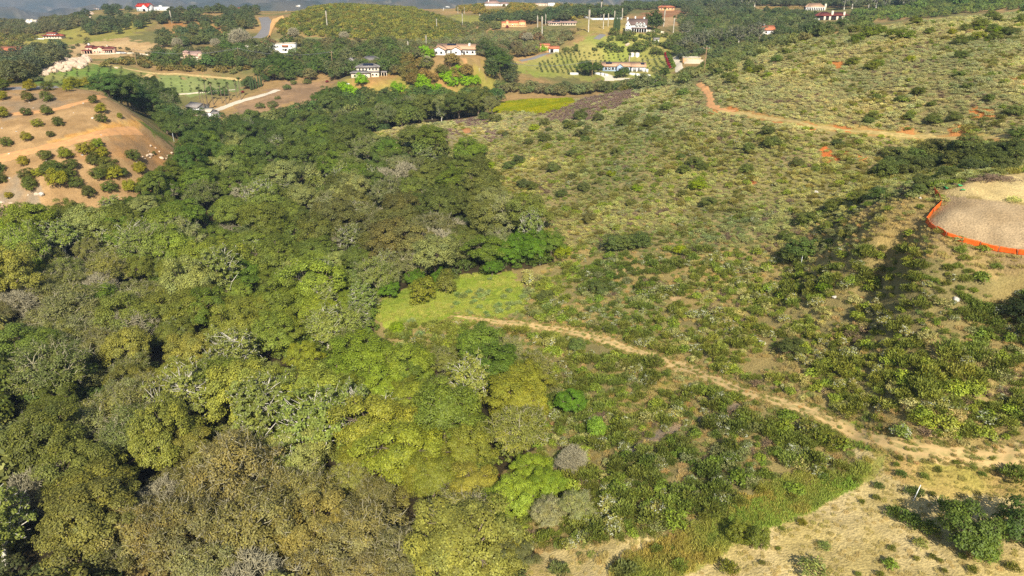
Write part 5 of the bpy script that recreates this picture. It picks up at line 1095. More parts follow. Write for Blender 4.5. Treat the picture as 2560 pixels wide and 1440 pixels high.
ro = [(745,22,1.6),(735,24,1.4),(758,22,1.3),(725,26,1.2),(715,28,1.2),(772,22,1.2),(228,36,3.5),(214,42,3.5),(204,48,3.2),(195,55,3),(222,46,3),(1372,28,4.2),(1362,30,3),(1345,42,2),(1360,43,2),(1040,38,1.6),(1050,45,1.4),(1012,72,1.8),(1960,98,3.2),(1968,102,3.0),(1972,92,2.6),(1830,22,2.6),(1828,30,2.0),(1820,32,1.6),(1568,112,1.8),(1165,25,1.6),(1150,28,1.5),(290,170,1.2)]
rocks('hill_boulder', hit([a[0] for a in ro], [a[1] for a in ro]), [a[2] for a in ro], RK, 'pale boulder on the far hillside', 'boulders on the far hills')

# ------------------------------------------------------------------ buildings
fr_m = MB().box(-.7, -.06, -.7, .7, .02, .7).mesh('window_frame', M['white']); pn_m = MB().box(-.56, -.1, -.56, .56, -.02, .56).mesh('window_pane', M['glass'])
dr_m = MB().box(-.6, -.08, 0, .6, .02, 2.1).mesh('door', M['dark'])
SCL = {'peach': .74, 'cream': .86, 'pink': .8, 'terracotta': .78, 'bright': .82, 'farwhite': .7, 'arcade': .66, 'redlong': .84, 'flatranch': .82, 'crestpink': .7, 'crestflat': .75, 'crestwhite': .8, 'garage': .86, 'tan': .94, 'gabled': .92, 'orange': .8, 'modern': .85, 'lowwhite': .8, 'topwhite': .8}
class House:
    def __init__(s, key, name, label, cat='house', rz=0, dz=0):
        p = HP[key]; s.e = empty(name, (p[0], p[1], p[2]+dz), rz, SCL.get(key, 1)); tag(s.e, label, cat, 'houses on the far hills')
    def part(s, nm, mb, mat, parent=None): return link(nm, mb.mesh(nm, mat), parent or s.e)
    def windows(s, x0, x1, y, z, n, sc=1, sx=1.0):
        for i in range(n):
            w = link('window', fr_m, s.e); w.location = (x0+(x1-x0)*(i+.5)/n, y, z); w.scale = (sc*sx, 1, sc); link('pane', pn_m, w)
    def door(s, x, y, z=0, sx=1.0): d = link('door', dr_m, s.e); d.location = (x, y, z); d.scale = (sx, 1, 1)
    def wing(s, x0, x1, y0, y1, h, roof='gx', rh=2, wm='white', rm='roofred', oh=.6, win=0, z0=0, wsc=1, th=.28):
        m = MB(); m.box(x0, y0, z0-(3 if z0 == 0 else 0), x1, y1, h); xc = (x0+x1)/2; yc = (y0+y1)/2
        if roof == 'gx':
            for xa in (x0, x1): m.add([(xa, y0, h), (xa, y1, h), (xa, yc, h+rh-.05), (xa, yc, h+rh-.05)], [(0, 1, 2, -1)] if xa == x1 else [(1, 0, 2, -1)])
        if roof == 'gy':
            for ya in (y0, y1): m.add([(x0, ya, h), (x1, ya, h), (xc, ya, h+rh-.05)], [(0, 1, 2, -1)] if ya == y0 else [(1, 0, 2, -1)])
        s.part('wall', m, M[wm]); rf = MB()
        def slab(P): 
            P = [np.array(p, float) for p in P]; rf.add(P+[p-np.array([0, 0, th]) for p in P], ([(0,1,2,3),(7,6,5,4),(0,4,5,1),(1,5,6,2),(2,6,7,3),(3,7,4,0)] if len(P) == 4 else [(0,1,2,-1),(5,4,3,-1),(0,3,4,1),(1,4,5,2),(2,5,3,0)]))
        a0, a1, b0, b1 = x0-oh, x1+oh, y0-oh, y1+oh
        if roof == 'gx':
            e_ = h-rh*oh/(yc-y0)*.6+th; t_ = h+rh+th; slab([(a0,b0,e_),(a1,b0,e_),(a1,yc,t_),(a0,yc,t_)]); slab([(a1,b1,e_),(a0,b1,e_),(a0,yc,t_),(a1,yc,t_)])
        elif roof == 'gy':
            e_ = h-rh*oh/(xc-x0)*.6+th; t_ = h+rh+th; slab([(a0,b1,e_),(a0,b0,e_),(xc,b0,t_),(xc,b1,t_)]); slab([(a1,b0,e_),(a1,b1,e_),(xc,b1,t_),(xc,b0,t_)])
        elif roof == 'hip':
            k = min((y1-y0)/2+oh, (x1-x0)/2+oh-.1); e_ = h+th; t_ = h+rh+th
            slab([(a0,b0,e_),(a1,b0,e_),(a1-k,yc,t_),(a0+k,yc,t_)]); slab([(a1,b1,e_),(a0,b1,e_),(a0+k,yc,t_),(a1-k,yc,t_)]); slab([(a1,b0,e_),(a1,b1,e_),(a1-k,yc,t_)]); slab([(a0,b1,e_),(a0,b0,e_),(a0+k,yc,t_)])
        elif roof == 'flat':
            rf.box(x0-.05, y0-.05, h-.02, x1+.05, y0+.25, h+.5); rf.box(x0-.05, y1-.25, h-.02, x1+.05, y1+.05, h+.5); rf.box(x0-.05, y0+.25, h-.02, x0+.25, y1-.25, h+.5); rf.box(x1-.25, y0+.25, h-.02, x1+.05, y1-.25, h+.5); rf.box(x0+.25, y0+.25, h-.02, x1-.25, y1-.25, h+.08)
        elif roof == 'shed': slab([(a0,b0,h+th),(a1,b0,h+th),(a1,b1,h+rh+th),(a0,b1,h+rh+th)])
        r_ = s.part('roof', rf, M[rm])
        if win: s.windows(x0+.5, x1-.5, y0, z0+1.7 if z0 else 1.6, win, wsc)
        s.last = (x0, x1, y0, y1, h, rh, oh, th, r_); return r_
    def chimney(s, x, y, z0, z1, mat='white', w=.6): s.part('chimney', MB().box(x-w, y-w, z0, x+w, y+w, z1).box(x-w-.1, y-w-.1, z1, x+w+.1, y+w+.1, z1+.25), M[mat])
    def solar(s, xa, xb, fa, fb):
        x0, x1, y0, y1, h, rh, oh, th, r_ = s.last; yc = (y0+y1)/2; b0 = y0-oh; e_ = h+th+.14; P = []
        for x_, f in ((xa, fa), (xb, fa), (xb, fb), (xa, fb)): P.append((x_, b0+(yc-b0)*f, e_+rh*f))
        m = MB(); m.add(P+[(a, b, c-.08) for a, b, c in P], [(0,1,2,3),(7,6,5,4),(0,4,5,1),(1,5,6,2),(2,6,7,3),(3,7,4,0)]); s.part('solar_panel', m, M['solar'])
    def porch(s, x0, x1, y0, y1, h, n, rm, pm='white', rh=.5):
        s.part('porch_roof', MB().add([(x0,y0,h),(x1,y0,h),(x1,y1,h+rh),(x0,y1,h+rh),(x0,y0,h+.25),(x1,y0,h+.25),(x1,y1,h+rh+.25),(x0,y1,h+rh+.25)], [(0,3,2,1),(4,5,6,7),(0,1,5,4),(1,2,6,5),(2,3,7,6),(3,0,4,7)]), M[rm])
        pm_ = MB().box(-.18, -.18, -2, .18, .18, h).mesh('porch_post', M[pm])
        for i in range(n): o = link('porch_post', pm_, s.e); o.location = (x0+.4+(x1-x0-.8)*i/max(1, n-1), y0+.4, 0)
        s.part('painted_porch_shade', MB().box(x0+.3, y1-.04, 0, x1-.3, y1+.0, h-.05), M['dark'])  # dark panel on the back wall, painted as the shade under the porch roof
h = House('cream', 'cream_villa', 'cream two storey villa with grey hip roof and dark solar panels', rz=.12)
h.wing(-6, 9, 0, 9, 6.2, 'hip', 2.2, 'cream', 'roofgrey', .9); h.solar(-1.5, 5.5, .35, .8); h.windows(-5, 8.5, 0, 5, 6, .9)
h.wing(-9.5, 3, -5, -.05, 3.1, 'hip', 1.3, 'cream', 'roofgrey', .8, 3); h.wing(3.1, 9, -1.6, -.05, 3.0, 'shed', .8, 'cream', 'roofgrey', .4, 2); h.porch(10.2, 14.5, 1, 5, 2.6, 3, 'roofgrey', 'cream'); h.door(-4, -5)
h = House('tan', 'tan_roofed_house', 'long white house with pale tan tiled roof and gabled wing', rz=-.18)
h.wing(-12, 14, 0, 9, 3.6, 'gx', 2.5, 'white', 'rooftan', 1.0, 7, wsc=1.1); h.solar(-6, 0, .62, .92); h.wing(-13, -5.5, -6, .05, 3.4, 'gy', 2.0, 'white', 'rooftan', .8, 2, wsc=1.2); h.wing(-1.5, 4.5, -3.4, .05, 3.3, 'gy', 1.7, 'white', 'rooftan', .7, 1); h.chimney(9, 3, 3, 6.6); h.door(6, -.02)
h = House('greyroof', 'grey_roofed_house', 'low house with broad grey roof behind the cream villa', rz=.1)
h.wing(-7, 6, 0, 9, 3.2, 'hip', 2.6, 'cream', 'roofgrey', .8, 4); h.wing(3, 11, -2, 4, 3, 'gx', 1.5, 'cream', 'roofgrey', .6, 2)
h = House('bluegrey', 'small_grey_house', 'small pale house with steep grey roofs beside a cypress')
h.wing(-5, 1, 0, 5, 3, 'gy', 2.4, 'white', 'roofgrey', .5, 1); h.wing(1, 5, -1, 5, 3.6, 'gx', 1.6, 'white', 'roofgrey', .5, 2); h.door(-2, 0)
h = House('ranch', 'ranch_house', 'pale blue ranch house with white trim, gabled porch and solar panels', rz=-.04)
h.wing(-13, 5, 0, 8, 3.2, 'gx', 2.1, 'blue', 'rooftan', .7, 0); h.solar(-11, -7, .45, .85); h.windows(-12, -3, 0, 1.7, 4, 1.25); h.windows(1, 4.6, 0, 1.7, 2, 1.1)
h.wing(-4, 0, -2.4, .05, 3.3, 'gy', 1.8, 'blue', 'rooftan', .5, 0); h.door(-2, -2.4, sx=1.5); h.wing(6, 15, -1, 8, 3.1, 'gx', 2.1, 'white', 'rooftan', .6, 0); h.solar(12, 14.4, .4, .8)
h.part('garage_door', MB().box(7, -1.1, 0, 9, -.95, 2.3), M['metal']); h.part('garage_door', MB().box(9.8, -1.1, 0, 14, -.95, 2.3), M['metal'])
h = House('gabled', 'gabled_house', 'white many gabled house with brown shingle roof and veranda', rz=-.22)
h.wing(-7, 8, 0, 8, 5.6, 'gx', 4.0, 'white', 'roofbrown', .5, 0); h.windows(-2, 7.5, 0, 2.2, 3, .9); h.wing(-8.5, -4.5, -2.2, 8.2, 5.6, 'gy', 3.4, 'white', 'roofbrown', .5, 0); h.windows(-8.5, -4.5, -2.2, 5.0, 2, .8); h.windows(-8.5, -4.5, -2.2, 1.8, 2, .8)
for dx in (.5, 3.2, 5.9): h.wing(dx-1.1, dx+1.1, -.8, 3, 6.4, 'gy', 1.5, 'white', 'roofbrown', .3, 1, z0=4.6, wsc=.8)
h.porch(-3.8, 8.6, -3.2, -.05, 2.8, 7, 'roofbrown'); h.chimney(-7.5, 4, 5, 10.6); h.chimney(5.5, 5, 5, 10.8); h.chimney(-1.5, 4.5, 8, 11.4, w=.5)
h = House('adobe', 'white_adobe_house', 'white flat roofed house with stepped corners and terracotta awning', rz=-.03)
h.wing(-7, -1, 0, 8, 5, 'flat', 0, 'white', 'concrete', 0, 0); h.windows(-6.4, -1.6, 0, 3.6, 2, .8); h.wing(-1, 8.4, .8, 8, 5.3, 'flat', 0, 'white', 'concrete', 0, 0); h.windows(-.5, 8, .8, 1.7, 4, .9); h.windows(5, 8, .8, 4, 1, .8)
h.part('awning', MB().box(0, -.2, 3.7, 4.6, .78, 4.7), M['rooforange']); h.wing(-9.5, -7, 1, 7, 3.4, 'flat', 0, 'white', 'concrete', 0, 1); h.part('terrace_wall', MB().box(-11, -5.2, -3, 13, -4.8, .9), M['white']); h.door(2, .8)
h = House('adobeshed', 'white_outbuilding', 'small white flat roofed building half sunk in trees')
h.wing(-4.5, 4.5, 0, 4, 3.6, 'flat', 0, 'white', 'concrete', 0, 2, wsc=.8)
h = House('pink', 'pink_villa', 'rambling pink walled villa with dark red tile roofs', rz=.05)
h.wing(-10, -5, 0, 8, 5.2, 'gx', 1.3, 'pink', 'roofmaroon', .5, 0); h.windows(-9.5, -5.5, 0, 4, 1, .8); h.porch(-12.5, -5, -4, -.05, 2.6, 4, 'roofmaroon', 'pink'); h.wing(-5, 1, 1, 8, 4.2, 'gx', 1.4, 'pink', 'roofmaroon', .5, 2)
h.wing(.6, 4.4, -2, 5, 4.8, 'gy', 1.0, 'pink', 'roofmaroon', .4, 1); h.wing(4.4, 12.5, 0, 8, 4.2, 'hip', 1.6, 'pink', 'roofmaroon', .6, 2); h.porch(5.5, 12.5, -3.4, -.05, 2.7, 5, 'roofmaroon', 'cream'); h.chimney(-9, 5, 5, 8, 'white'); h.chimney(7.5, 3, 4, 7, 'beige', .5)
h.part('terrace_wall', MB().box(-12, -7.5, -2.5, 14, -7.2, .5), M['beige'])
h = House('redwhite', 'red_roofed_barn', 'white house with salmon tile roof and open carport at the far edge', rz=.06)
h.wing(-6.5, 6.5, 0, 7, 3.4, 'gx', 2.2, 'white', 'rooforange', .5, 1); h.part('garage_door', MB().box(-5.5, -.08, 0, -2.6, .02, 2.4), M['dark']); h.wing(7, 12.5, .5, 6.5, 4, 'flat', 0, 'beige', 'concrete', 0, 1)
h = House('terracotta', 'terracotta_house', 'low ranch house under broad terracotta hip roof on a terrace')
h.wing(-9, 9, 0, 9, 2.8, 'hip', 2.0, 'cream', 'roofred', 1.2, 6, wsc=.9); h.wing(-4.5, 4, .4, 5, 5.0, 'gx', 1.0, 'white', 'roofred', .5, 4, z0=2.4, wsc=.7); h.part('terrace_wall', MB().box(-17, -5, -2.5, -5, -4.6, .8), M['white'])
h = House('farwhite', 'long_white_house', 'long white house with bright gables on the distant ridge')
h.wing(-9, -3, 0, 8, 4, 'gy', 2.6, 'white', 'concrete', .5, 2, wsc=.9); h.wing(-3, 3, 1, 8, 4, 'gy', 2.8, 'white', 'concrete', .5, 2, wsc=.9); h.wing(3, 9, 0, 8, 3.6, 'gx', 2.4, 'white', 'concrete', .5, 2); h.wing(-14, -9, 2, 7, 2.8, 'gx', 1.2, 'white', 'concrete', .4, 1)
h = House('rockhouse', 'hilltop_house', 'beige turreted house on the bare rocky hilltop')
h.wing(-11, -6, 0, 6, 5.5, 'hip', 1.6, 'beige', 'rooftan', .4, 1); h.wing(-6, 6, 1, 8, 4, 'hip', 2, 'beige', 'rooftan', .5, 4); h.wing(6, 13, 2, 8, 3.6, 'hip', 1.6, 'beige', 'rooftan', .5, 2); h.wing(4, 7, -2, 3, 6, 'hip', 1.4, 'cream', 'rooftan', .3, 1)
h = House('bright', 'bright_roofed_house', 'bright white house under vivid red roof on the crest', rz=-.25)
h.wing(-8, 8, 0, 9, 5.2, 'gx', 3.2, 'white', 'roofbright', .7, 4); h.wing(2, 8.3, -3, .05, 5, 'gy', 2.6, 'white', 'roofbright', .6, 1); h.part('garage_door', MB().box(3, -3.1, 0, 6.5, -2.95, 2.6), M['dark'])
h = House('lowwhite', 'low_white_building', 'low white flat building beside the bright red roof')
h.wing(-9, 9, 0, 5, 3.4, 'flat', 0, 'white', 'white', 0, 4); h.wing(-3, 0, 1, 4, 5.2, 'flat', 0, 'white', 'white', 0, 0)
h = House('orange', 'orange_roofed_house', 'orange tile roofed house in trees near the asphalt road')
h.wing(-6, 9, 0, 8, 3, 'hip', 2.4, 'cream', 'rooforange', .8, 4); h.wing(-10, -6, 1, 6, 4.6, 'flat', 0, 'white', 'concrete', 0, 1)
h = House('modern', 'white_cube_house', 'white boxy house between two round trees on the boulder hill')
h.wing(-11, 3, 0, 8, 5.4, 'flat', 0, 'cream', 'concrete', 0, 3); h.wing(-2, 10, 2, 10, 8.2, 'flat', 0, 'white', 'concrete', 0, 4); h.wing(-15, -11, 1, 6, 3.6, 'flat', 0, 'cream', 'concrete', 0, 1)
h = House('pinksmall', 'pink_roofed_cottage', 'salmon pink roofed cottage deep in the woods')
h.wing(-5.5, 5.5, 0, 6, 4.5, 'gx', 2.4, 'cream', 'roofpink', .6, 2); h.wing(-6, -3, -2, .05, 5.2, 'gy', 1.4, 'pink', 'roofpink', .3, 1); h.wing(3, 6, -2, .05, 5.2, 'gy', 1.4, 'pink', 'roofpink', .3, 1)
h = House('pinkwing', 'pink_turret_cottage', 'little pink tower and white wall left of the cottage in the woods')
h.wing(0, 3, 0, 3, 6.4, 'hip', 1.2, 'pink', 'roofpink', .3, 1); h.part('garden_wall', MB().box(-9, -1, -3, 0, -.7, 3.4), M['beige'])
h = House('peach', 'peach_house', 'long peach house with orange roofs and white balcony rail')
h.wing(-14, -9, 0, 7, 4, 'gx', 1.5, 'peach', 'rooforange', .5, 1); h.wing(-9, -6, -1, 7, 6, 'hip', 1.3, 'peach', 'rooforange', .3, 1); h.wing(-6, 6, 0, 8, 4.2, 'gx', 2, 'peach', 'rooforange', .6, 4); h.wing(6, 14, -2, 7, 5.2, 'hip', 2, 'peach', 'rooforange', .5, 3); h.part('terrace_wall', MB().box(-18, -7, -3, 16, -6.6, .4), M['peach'])
h = House('flatranch', 'low_ranch_house', 'long low house with flat pinkish roof and solar array')
h.wing(-13, 0, 0, 8, 3, 'gx', 1.5, 'beige', 'roofpink', 1, 5); h.solar(-9, -1, .3, .9); h.wing(1, 16, 0, 8, 3, 'gx', 1.3, 'beige', 'roofpink', 1, 5)
h = House('garage', 'tan_roofed_garage', 'orange roofed house with white garage front by the field drive')
h.wing(-7.5, 0, 2, 9, 5.4, 'gx', 1.2, 'peach', 'rooforange', .5, 1); h.wing(-.5, 7.5, 0, 6, 3.1, 'gx', 1.6, 'white', 'rooforange', .6, 0); h.part('garage_door', MB().box(.6, -.1, 0, 3.2, .02, 2.4), M['dark']); h.part('garage_door', MB().box(4, -.1, 0, 7, .02, 2.4), M['white'])
h = House('crestpink', 'crest_ranch_house', 'wide dusty pink roofed house on the central crest')
h.wing(-15, 8, 0, 12, 4, 'hip', 4.5, 'white', 'roofpink', 1, 6); h.wing(8, 22, 0, 9, 3.4, 'hip', 2.4, 'white', 'roofpink', .8, 4); h.chimney(-9, 2, 4, 8.5)
h = House('crestflat', 'crest_flat_house', 'low pale flat roofed house on the central crest')
h.wing(-17, 4, 0, 7, 3.2, 'flat', 0, 'beige', 'roofpink', 0, 4); h.wing(5, 15, 1, 8, 3.8, 'flat', 0, 'white', 'concrete', 0, 3)
h = House('crestwhite', 'crest_white_house', 'white clustered house at the edge of the far valley')
h.wing(-9, -3, 0, 7, 4, 'gx', 1.6, 'white', 'concrete', .4, 2); h.wing(-3, 6, 1, 8, 5, 'gx', 1.8, 'white', 'concrete', .4, 3); h.wing(7, 12, 0, 6, 3.4, 'flat', 0, 'white', 'concrete', 0, 1)
h = House('topwhite', 'ridge_white_house', 'white house with pink roof on the ridge behind the ploughed field')
h.wing(-9, 9, 0, 9, 4.6, 'hip', 2.4, 'white', 'roofpink', .6, 5); h.wing(-4, 1, -2, .05, 5.4, 'gy', 1.8, 'white', 'roofpink', .4, 1)
h = House('arcade', 'arcaded_house', 'tan hip roofed house with a white arcade along its front', rz=-.12)
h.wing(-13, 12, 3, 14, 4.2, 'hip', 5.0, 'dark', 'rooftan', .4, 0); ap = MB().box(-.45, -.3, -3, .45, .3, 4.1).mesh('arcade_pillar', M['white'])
for i in range(11): o = link('arcade_pillar', ap, h.e); o.location = (-13+i*2.45, 2.2, 0)
h.part('arcade_lintel', MB().box(-13.6, 1.8, 3.5, 12.1, 2.85, 4.3), M['white']); h.chimney(13.3, 5, -2, 8.5, 'cream', 1.2)
h = House('redlong', 'maroon_roofed_house', 'long low house with dark red roofs and cream chimneys on the ridge', rz=.04)
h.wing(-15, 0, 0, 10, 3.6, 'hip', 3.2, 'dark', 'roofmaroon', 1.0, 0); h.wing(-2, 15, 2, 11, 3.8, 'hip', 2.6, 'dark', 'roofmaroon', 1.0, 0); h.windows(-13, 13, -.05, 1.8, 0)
for xx in (-9, -4, 3, 8, 13): h.part('stone_pier', MB().box(xx-.9, -1.4, -2, xx+.9, -.6, 3.3), M['cream'])
h.chimney(-1.5, 1, 0, 8, 'cream', .9); h.chimney(10.5, 2, 0, 7, 'cream', .8); h.part('garden_wall', MB().box(-23, -2, -2, -14, -1.4, 1.6), M['white'])
h = House('redmid', 'orange_tile_house', 'orange tile roofed house above the eucalyptus row')
h.wing(-8, 7, 0, 8, 3.2, 'gx', 2.6, 'white', 'rooforange', .7, 4); h.chimney(0, 4, 4, 7)
h = House('brownroof', 'brown_roofed_house', 'small brown roofed house on the ploughed slope')
h.wing(-8, 8, 0, 8, 3, 'hip', 2, 'peach', 'rooforange', 1, 4)
h = House('terrace', 'terraced_bungalow', 'sand coloured bungalow cut into tan terraces')
h.wing(-6, 5, 3, 9, 2.8, 'flat', 0, 'peach', 'concrete', 0, 3); h.part('terrace_wall', MB().box(-7, -3, -2.5, 7, -2.5, 1.4), M['beige']); h.part('terrace_wall', MB().box(-5, .5, -2, 6, 1, 2.2), M['beige'])
h = House('greyshed', 'grey_roofed_shed', 'grey roofed shed half hidden by driveway trees', rz=-.5)
h.wing(-5, 4, 0, 8, 3, 'gx', 1.8, 'metal', 'roofgrey', .4, 2)
h = House('greybarn', 'pale_metal_barn', 'pale metal barn beside the grey shed in the trees', rz=-.4)
h.wing(-3, 3, 0, 5, 2.8, 'gx', 1.4, 'metal', 'concrete', .3, 1); h.wing(3.4, 6, 1, 4, 2, 'shed', .6, 'white', 'roofgrey', .2, 1)
h = House('hut', 'garden_hut', 'tiny blue roofed hut on the grassy hill', 'hut')
h.wing(-1.8, 1.8, 0, 3, 2.3, 'gx', .8, 'white', 'roofgrey', .4, 1)
for k, lb in (('tank1', 'round white water tank on the bank above the saplings'), ('tank2', 'round white water tank nearer the hedge above the saplings')):
    e = empty('water_tank', HP[k]); tag(e, lb, 'water tank', 'pair of white water tanks')
    link('tank_body', MB().tube([(0, 0, -.5), (0, 0, 1.2), (0, 0, 2.3)], 1.5, 20, False).mesh('tank_body', M['white']), e); link('tank_lid', MB().tube([(0, 0, 2.3), (0, 0, 2.5), (0, 0, 2.8)], [1.56, 1.1, .2], 20).mesh('tank_lid', M['concrete']), e)
# garden walls and white fences
def wall(name, pp, h_, mat, label, th=.35, cat='wall'):
    q = hit([p[0] for p in pp], [p[1] for p in pp]); m = MB()
    for i in range(len(q)-1):
        n_ = max(1, int(np.linalg.norm(q[i+1]-q[i])/3)); 
        for k in range(n_):
            a = q[i]+(q[i+1]-q[i])*k/n_; b_ = q[i]+(q[i+1]-q[i])*(k+1)/n_; za = gz(a[0], a[1])[0]; zb = gz(b_[0], b_[1])[0]; t = unit(b_[:2]-a[:2]); nn = np.array([-t[1], t[0]])*th/2
            V = [(a[0]-nn[0],a[1]-nn[1],za-.6),(b_[0]-nn[0],b_[1]-nn[1],zb-.6),(b_[0]+nn[0],b_[1]+nn[1],zb-.6),(a[0]+nn[0],a[1]+nn[1],za-.6)]; V += [(x_, y_, z_+.6+h_) for x_, y_, z_ in V]
            m.add(V, [(0,3,2,1),(4,5,6,7),(0,1,5,4),(1,2,6,5),(2,3,7,6),(3,0,4,7)])
    o = link(name, m.mesh(name, M[mat])); tag(o, label, cat); return o
wall('white_garden_wall', [(1572,187),(1600,190),(1626,192)], 1.4, 'white', 'long low white wall in front of the ranch house garage')
wall('white_garden_wall', [(1425,187),(1446,187)], 1.4, 'white', 'short white wall beside the dark tree at the field corner')
wall('white_garden_wall', [(1484,186),(1500,187),(1520,191)], 1.3, 'white', 'white wall curving along the ranch house driveway')
wall('white_garden_wall', [(1600,178),(1612,180),(1620,181)], 2.2, 'white', 'white yard wall attached to the ranch garage end')
wall('white_garden_wall', [(1493,176),(1512,174)], 2.2, 'white', 'white yard wall at the other end of the ranch house')
wall('white_retaining_wall', [(1460,44),(1480,50),(1516,50),(1553,49),(1540,43)], 1.6, 'white', 'long white retaining wall around the hilltop terrace')
wall('white_retaining_wall', [(1610,80),(1640,80),(1660,84)], 1.4, 'cream', 'cream garden wall beside the white gabled house')
wall('white_rail_fence', [(250,136),(330,134),(370,138)], .8, 'concrete', 'pale wall edging the yard right of the pink villa')
wall('retaining_wall', [(432,236),(500,233),(560,228)], .5, 'concrete', 'low pale kerb wall below the second sapling block')
e_ = wall('pale_track_wall', [(1108,26),(1128,21)], 1.0, 'white', 'short white wall at the edge of the far valley')
# cut bank beside the steep road
m = MB(); q = hit([676,678,682,690,700,710], [94,86,76,62,50,46]); q2 = hit([668,672,674,676,682,700], [95,86,74,60,48,44])
V = []; 
for a, b_ in zip(q2, q):
    for t_ in np.linspace(0, 1, 6): p = a*(1-t_)+b_*t_; V.append((p[0], p[1], gz(p[0], p[1])[0]+.15+2.2*(t_*t_*(3-2*t_))*(t_ < .99)+rng.uniform(-.2, .2)))
I_ = np.arange(36).reshape(6, 6); Fq = np.stack([I_[:-1,:-1],I_[:-1,1:],I_[1:,1:],I_[1:,:-1]], -1).reshape(-1, 4)
link('cut_bank', MB().add(V, Fq).mesh('cut_bank', M['cutbank']), kind='structure')

# ------------------------------------------------------------------ utility poles and wires
PP = [(343,166),(600,160),(832,170),(1480,192),(1760,182),(1250,196)]
Q = hit([p[0] for p in PP], [p[1] for p in PP]); lbs = ['utility pole above the grassy sapling hill','utility pole in the woods below the steep road','utility pole with cross arm left of the grey house','tall utility pole at the ranch house entrance','utility pole behind the near ridge','utility pole at the foot of the citrus knoll']
TOP = []
for i in range(len(PP)):
    e = empty('utility_pole', Q[i]); tag(e, lbs[i], 'utility pole', 'utility poles along the valley road'); hh = 10.5
    link('pole', MB().tube([(0, 0, -.5), (0, 0, hh)], [.2, .14], 8).mesh('pole', M['wood']), e)
    link('cross_arm', MB().box(-1.3, -.08, hh-.9, 1.3, .08, hh-.7).mesh('cross_arm', M['wood']), e)
    ins = MB().tube([(0, 0, 0), (0, 0, .25)], .07, 6).mesh('insulator', M['white'])
    for dx in (-1.2, 0, 1.2): o = link('insulator', ins, e); o.location = (dx, 0, hh-.7 if dx else hh)
    TOP.append(Q[i]+np.array([0, 0, hh-.45]))
def wire(a, b_, lb, off):
    P_ = [a+(b_-a)*t+np.array([off, 0, -4*3.0*t*(1-t)]) for t in np.linspace(0, 1, 24)]
    o = link('power_line', MB().tube(P_, .05, 4).mesh('power_line', M['metal'])); tag(o, lb, 'power line', 'power lines between the poles')
for i, j, lb in ((0, 1, 'power line over the brown grove'), (1, 2, 'power line crossing the woods below the adobe house'), (5, 3, 'power line reaching the ranch entrance pole'), (3, 4, 'power line passing in front of the ranch house')):
    for off, w in ((-1.2, 'near wire'), (1.2, 'far wire')): wire(TOP[i], TOP[j], f'{lb}, {w}', off)

# ------------------------------------------------------------------ the orange safety fence
FP = [(2333,480),(2346,501),(2357,509),(2339,527),(2318,547),(2311,562),(2327,574),(2350,588),(2370,597),(2402,607),(2429,612),(2464,623),(2495,630),(2527,635),(2560,640),(2600,646),(2640,652)]
q = hit([f[0] for f in FP], [f[1] for f in FP]); dd = np.concatenate([[0], np.cumsum(np.linalg.norm(np.diff(q[:, :2], axis=0), axis=1))])
e = empty('safety_fence', q[5]); tag(e, 'orange fabric safety fence curving round the graded pad', 'fence'); npan = int(dd[-1]/2.3)
st = np.linspace(0, dd[-1], npan+1); fx_ = np.interp(st, dd, q[:, 0]); fy_ = np.interp(st, dd, q[:, 1]); fz_ = gz(fx_, fy_)
stake = MB().box(-.03, -.03, -.3, .03, .03, 1.08).mesh('stake', M['wood'])
for i in range(npan+1):
    o = link('stake', stake, e); o.location = (fx_[i]-q[5][0], fy_[i]-q[5][1]-.06, fz_[i]-q[5][2]); o.rotation_euler = (rng.normal()*.05, rng.normal()*.05, rng.rand())
for i in range(npan):
    V = []; a = np.array([fx_[i], fy_[i]]); b_ = np.array([fx_[i+1], fy_[i+1]]); t = unit(b_-a); nn = np.array([-t[1], t[0]]); bulge = rng.uniform(-.15, .15); top = rng.uniform(.9, 1.0); sag = rng.uniform(.02, .1)
    for r_ in range(5):
        for c_ in range(7):
            s_ = c_/6; p = a+(b_-a)*s_; w_ = math.sin(PI*s_)*bulge*(1-abs(r_/4-.5))+.03*math.sin(c_*2.1+i); p = p+nn*w_; z = gz(p[0], p[1])[0]-.04+(top-sag*math.sin(PI*s_)+.04)*r_/4
            V.append((p[0]-q[5][0], p[1]-q[5][1], z-q[5][2]))
    I_ = np.arange(35).reshape(5, 7); m = MB().add(V, np.stack([I_[:-1,:-1],I_[:-1,1:],I_[1:,1:],I_[1:,:-1]], -1).reshape(-1, 4)); o = link('fabric_panel', m.mesh('fabric_panel', M['orange']), e)
    md = o.modifiers.new('cloth', 'SOLIDIFY'); md.thickness = .012

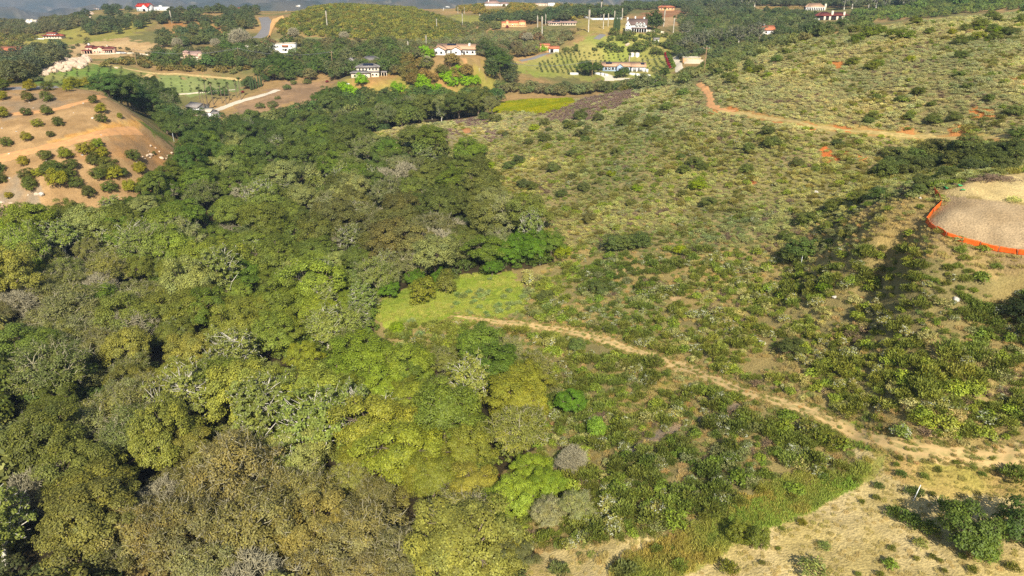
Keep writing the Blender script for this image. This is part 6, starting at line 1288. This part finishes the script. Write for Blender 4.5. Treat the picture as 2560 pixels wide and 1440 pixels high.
# stakes, brush pile, green sheeting
for px_, py_, h_, lb, tl in ((1350,664,2.6,'thin white marker stake where meadow meets scrub',0),(2002,664,2.4,'white marker stake standing among slope shrubs',0),(2284,1251,2.3,'white plastic pipe standing in a shrub on the mown field',.12),(435,354,3.4,'white marker pole on the grassy edge of the orchard hill',0),(1198,178,1.8,'short pale post on the knoll track',0)):
    p = hit([px_], [py_])[0]; e = empty('marker_stake', p); e.rotation_euler = (0, tl, 0); tag(e, lb, 'stake', 'white marker stakes')
    link('pipe', MB().tube([(0, 0, -.2), (0, 0, h_)], .045, 10).mesh('pipe', M['pvc']), e); link('cap', MB().tube([(0, 0, h_), (0, 0, h_+.05)], .055, 10).mesh('cap', M['pvc']), e)
p = hit([2478], [449])[0]; m = MB()
for i in range(260):
    a = rng.rand()*6.28; c = p+np.array([rng.normal()*2.3, rng.normal()*.8, 0]); z = gz(c[0], c[1])[0]+rng.uniform(0, .9)*max(0, 1-abs(c[0]-p[0])/5); L_ = rng.uniform(.8, 2.2); d_ = np.array([math.cos(a)*L_/2, math.sin(a)*L_/2, rng.uniform(-.25, .35)])
    m.tube([np.array([c[0], c[1], z])-d_, np.array([c[0], c[1], z+.15])+rng.normal(size=3)*.1, np.array([c[0], c[1], z])+d_], [.05, .04, .015], 4)
o = link('brush_pile', m.mesh('brush_pile', M['twig'])); tag(o, 'heap of dead brown branches at the edge of the sand pad', 'brush pile')
for i, (px_, py_, lb) in enumerate(((2374,472,'larger crumpled green sheet on the sand pad'),(2408,466,'small green scrap nearest the brush pile'),(2414,477,'small green scrap at the lip of the sand pad'))):
    p = hit([px_], [py_])[0]; V = [(a*.3*(1.3 if i == 0 else .7)+rng.normal()*.05, b_*.2+rng.normal()*.05, .04+abs(rng.normal())*.06) for b_ in range(4) for a in range(5)]; I_ = np.arange(20).reshape(4, 5)
    o = link('green_sheet', MB().add(V, np.stack([I_[:-1,:-1],I_[:-1,1:],I_[1:,1:],I_[1:,:-1]], -1).reshape(-1, 4)).mesh('green_sheet', M['green'])); o.location = p; o.rotation_euler = (0, 0, rng.rand()*3); md = o.modifiers.new('cloth', 'SOLIDIFY'); md.thickness = .02; tag(o, lb, 'plastic sheet', 'green sheeting scraps on the pad')
# parked vehicles seen as specks
def car(px_, py_, lb, mat, rz, nm='parked_car', tall=0):
    p = hit([px_], [py_])[0]; e = empty(nm, p+np.array([0, 0, .1]), rz); tag(e, lb, 'car', 'cars parked near the far houses')
    b_ = MB().add([(-2.2,-.9,.4),(2.2,-.9,.4),(2.2,.9,.4),(-2.2,.9,.4),(-2.2,-.9,1.0),(2.15,-.9,.9),(2.15,.9,.9),(-2.2,.9,1.0)], [(0,3,2,1),(4,5,6,7),(0,1,5,4),(1,2,6,5),(2,3,7,6),(3,0,4,7)])
    link('body', b_.mesh('car_body', M[mat]), e); g = MB().add([(-1.7,-.82,.98),(1.1,-.82,.95),(1.1,.82,.95),(-1.7,.82,.98),(-1.3,-.7,1.55+tall),(.4,-.7,1.55+tall),(.4,.7,1.55+tall),(-1.3,.7,1.55+tall)], [(4,5,6,7),(0,1,5,4),(1,2,6,5),(2,3,7,6),(3,0,4,7)]); link('cabin', g.mesh('car_cabin', M['glass']), e)
    wm = MB().tube([(0, -.12, 0), (0, .12, 0)], .34, 12).mesh('wheel', M['dark'])
    for a in (-1.4, 1.4):
        for b2 in (-.85, .85): o = link('wheel', wm, e); o.location = (a, b2, .34)
car(300,134,'white car parked beside the pink villa', 'white', .2); car(308,135,'second white car from the pink villa', 'white', .1); car(404,134,'white car alone below the tan slope', 'white', .3); car(1221,137,'white car beside the dark red shrub', 'white', 0); car(1432,55,'white car by the flat roofed ranch', 'white', .1); car(865,213,'white car parked by the lemon trees below the villa','white',.1)

# ------------------------------------------------------------------ haze
zlo = float(V.min()) if False else float(GZ.min())-1.0; zhi = max(float(GZ.max()), CAMZ)+12
H_ = 11900
hm, N, L = new_mat('haze'); o = N.new('ShaderNodeOutputMaterial'); vpn = N.new('ShaderNodeVolumePrincipled'); vpn.inputs['Density'].default_value = HAZE_DENSITY; vpn.inputs['Color'].default_value = (.52, .71, 1, 1); vpn.inputs['Anisotropy'].default_value = 0
L.new(vpn.outputs[0], o.inputs['Volume'])
link('haze', MB().box(-H_, -H_, zlo, H_, H_, zhi).mesh('haze', hm), kind='stuff')
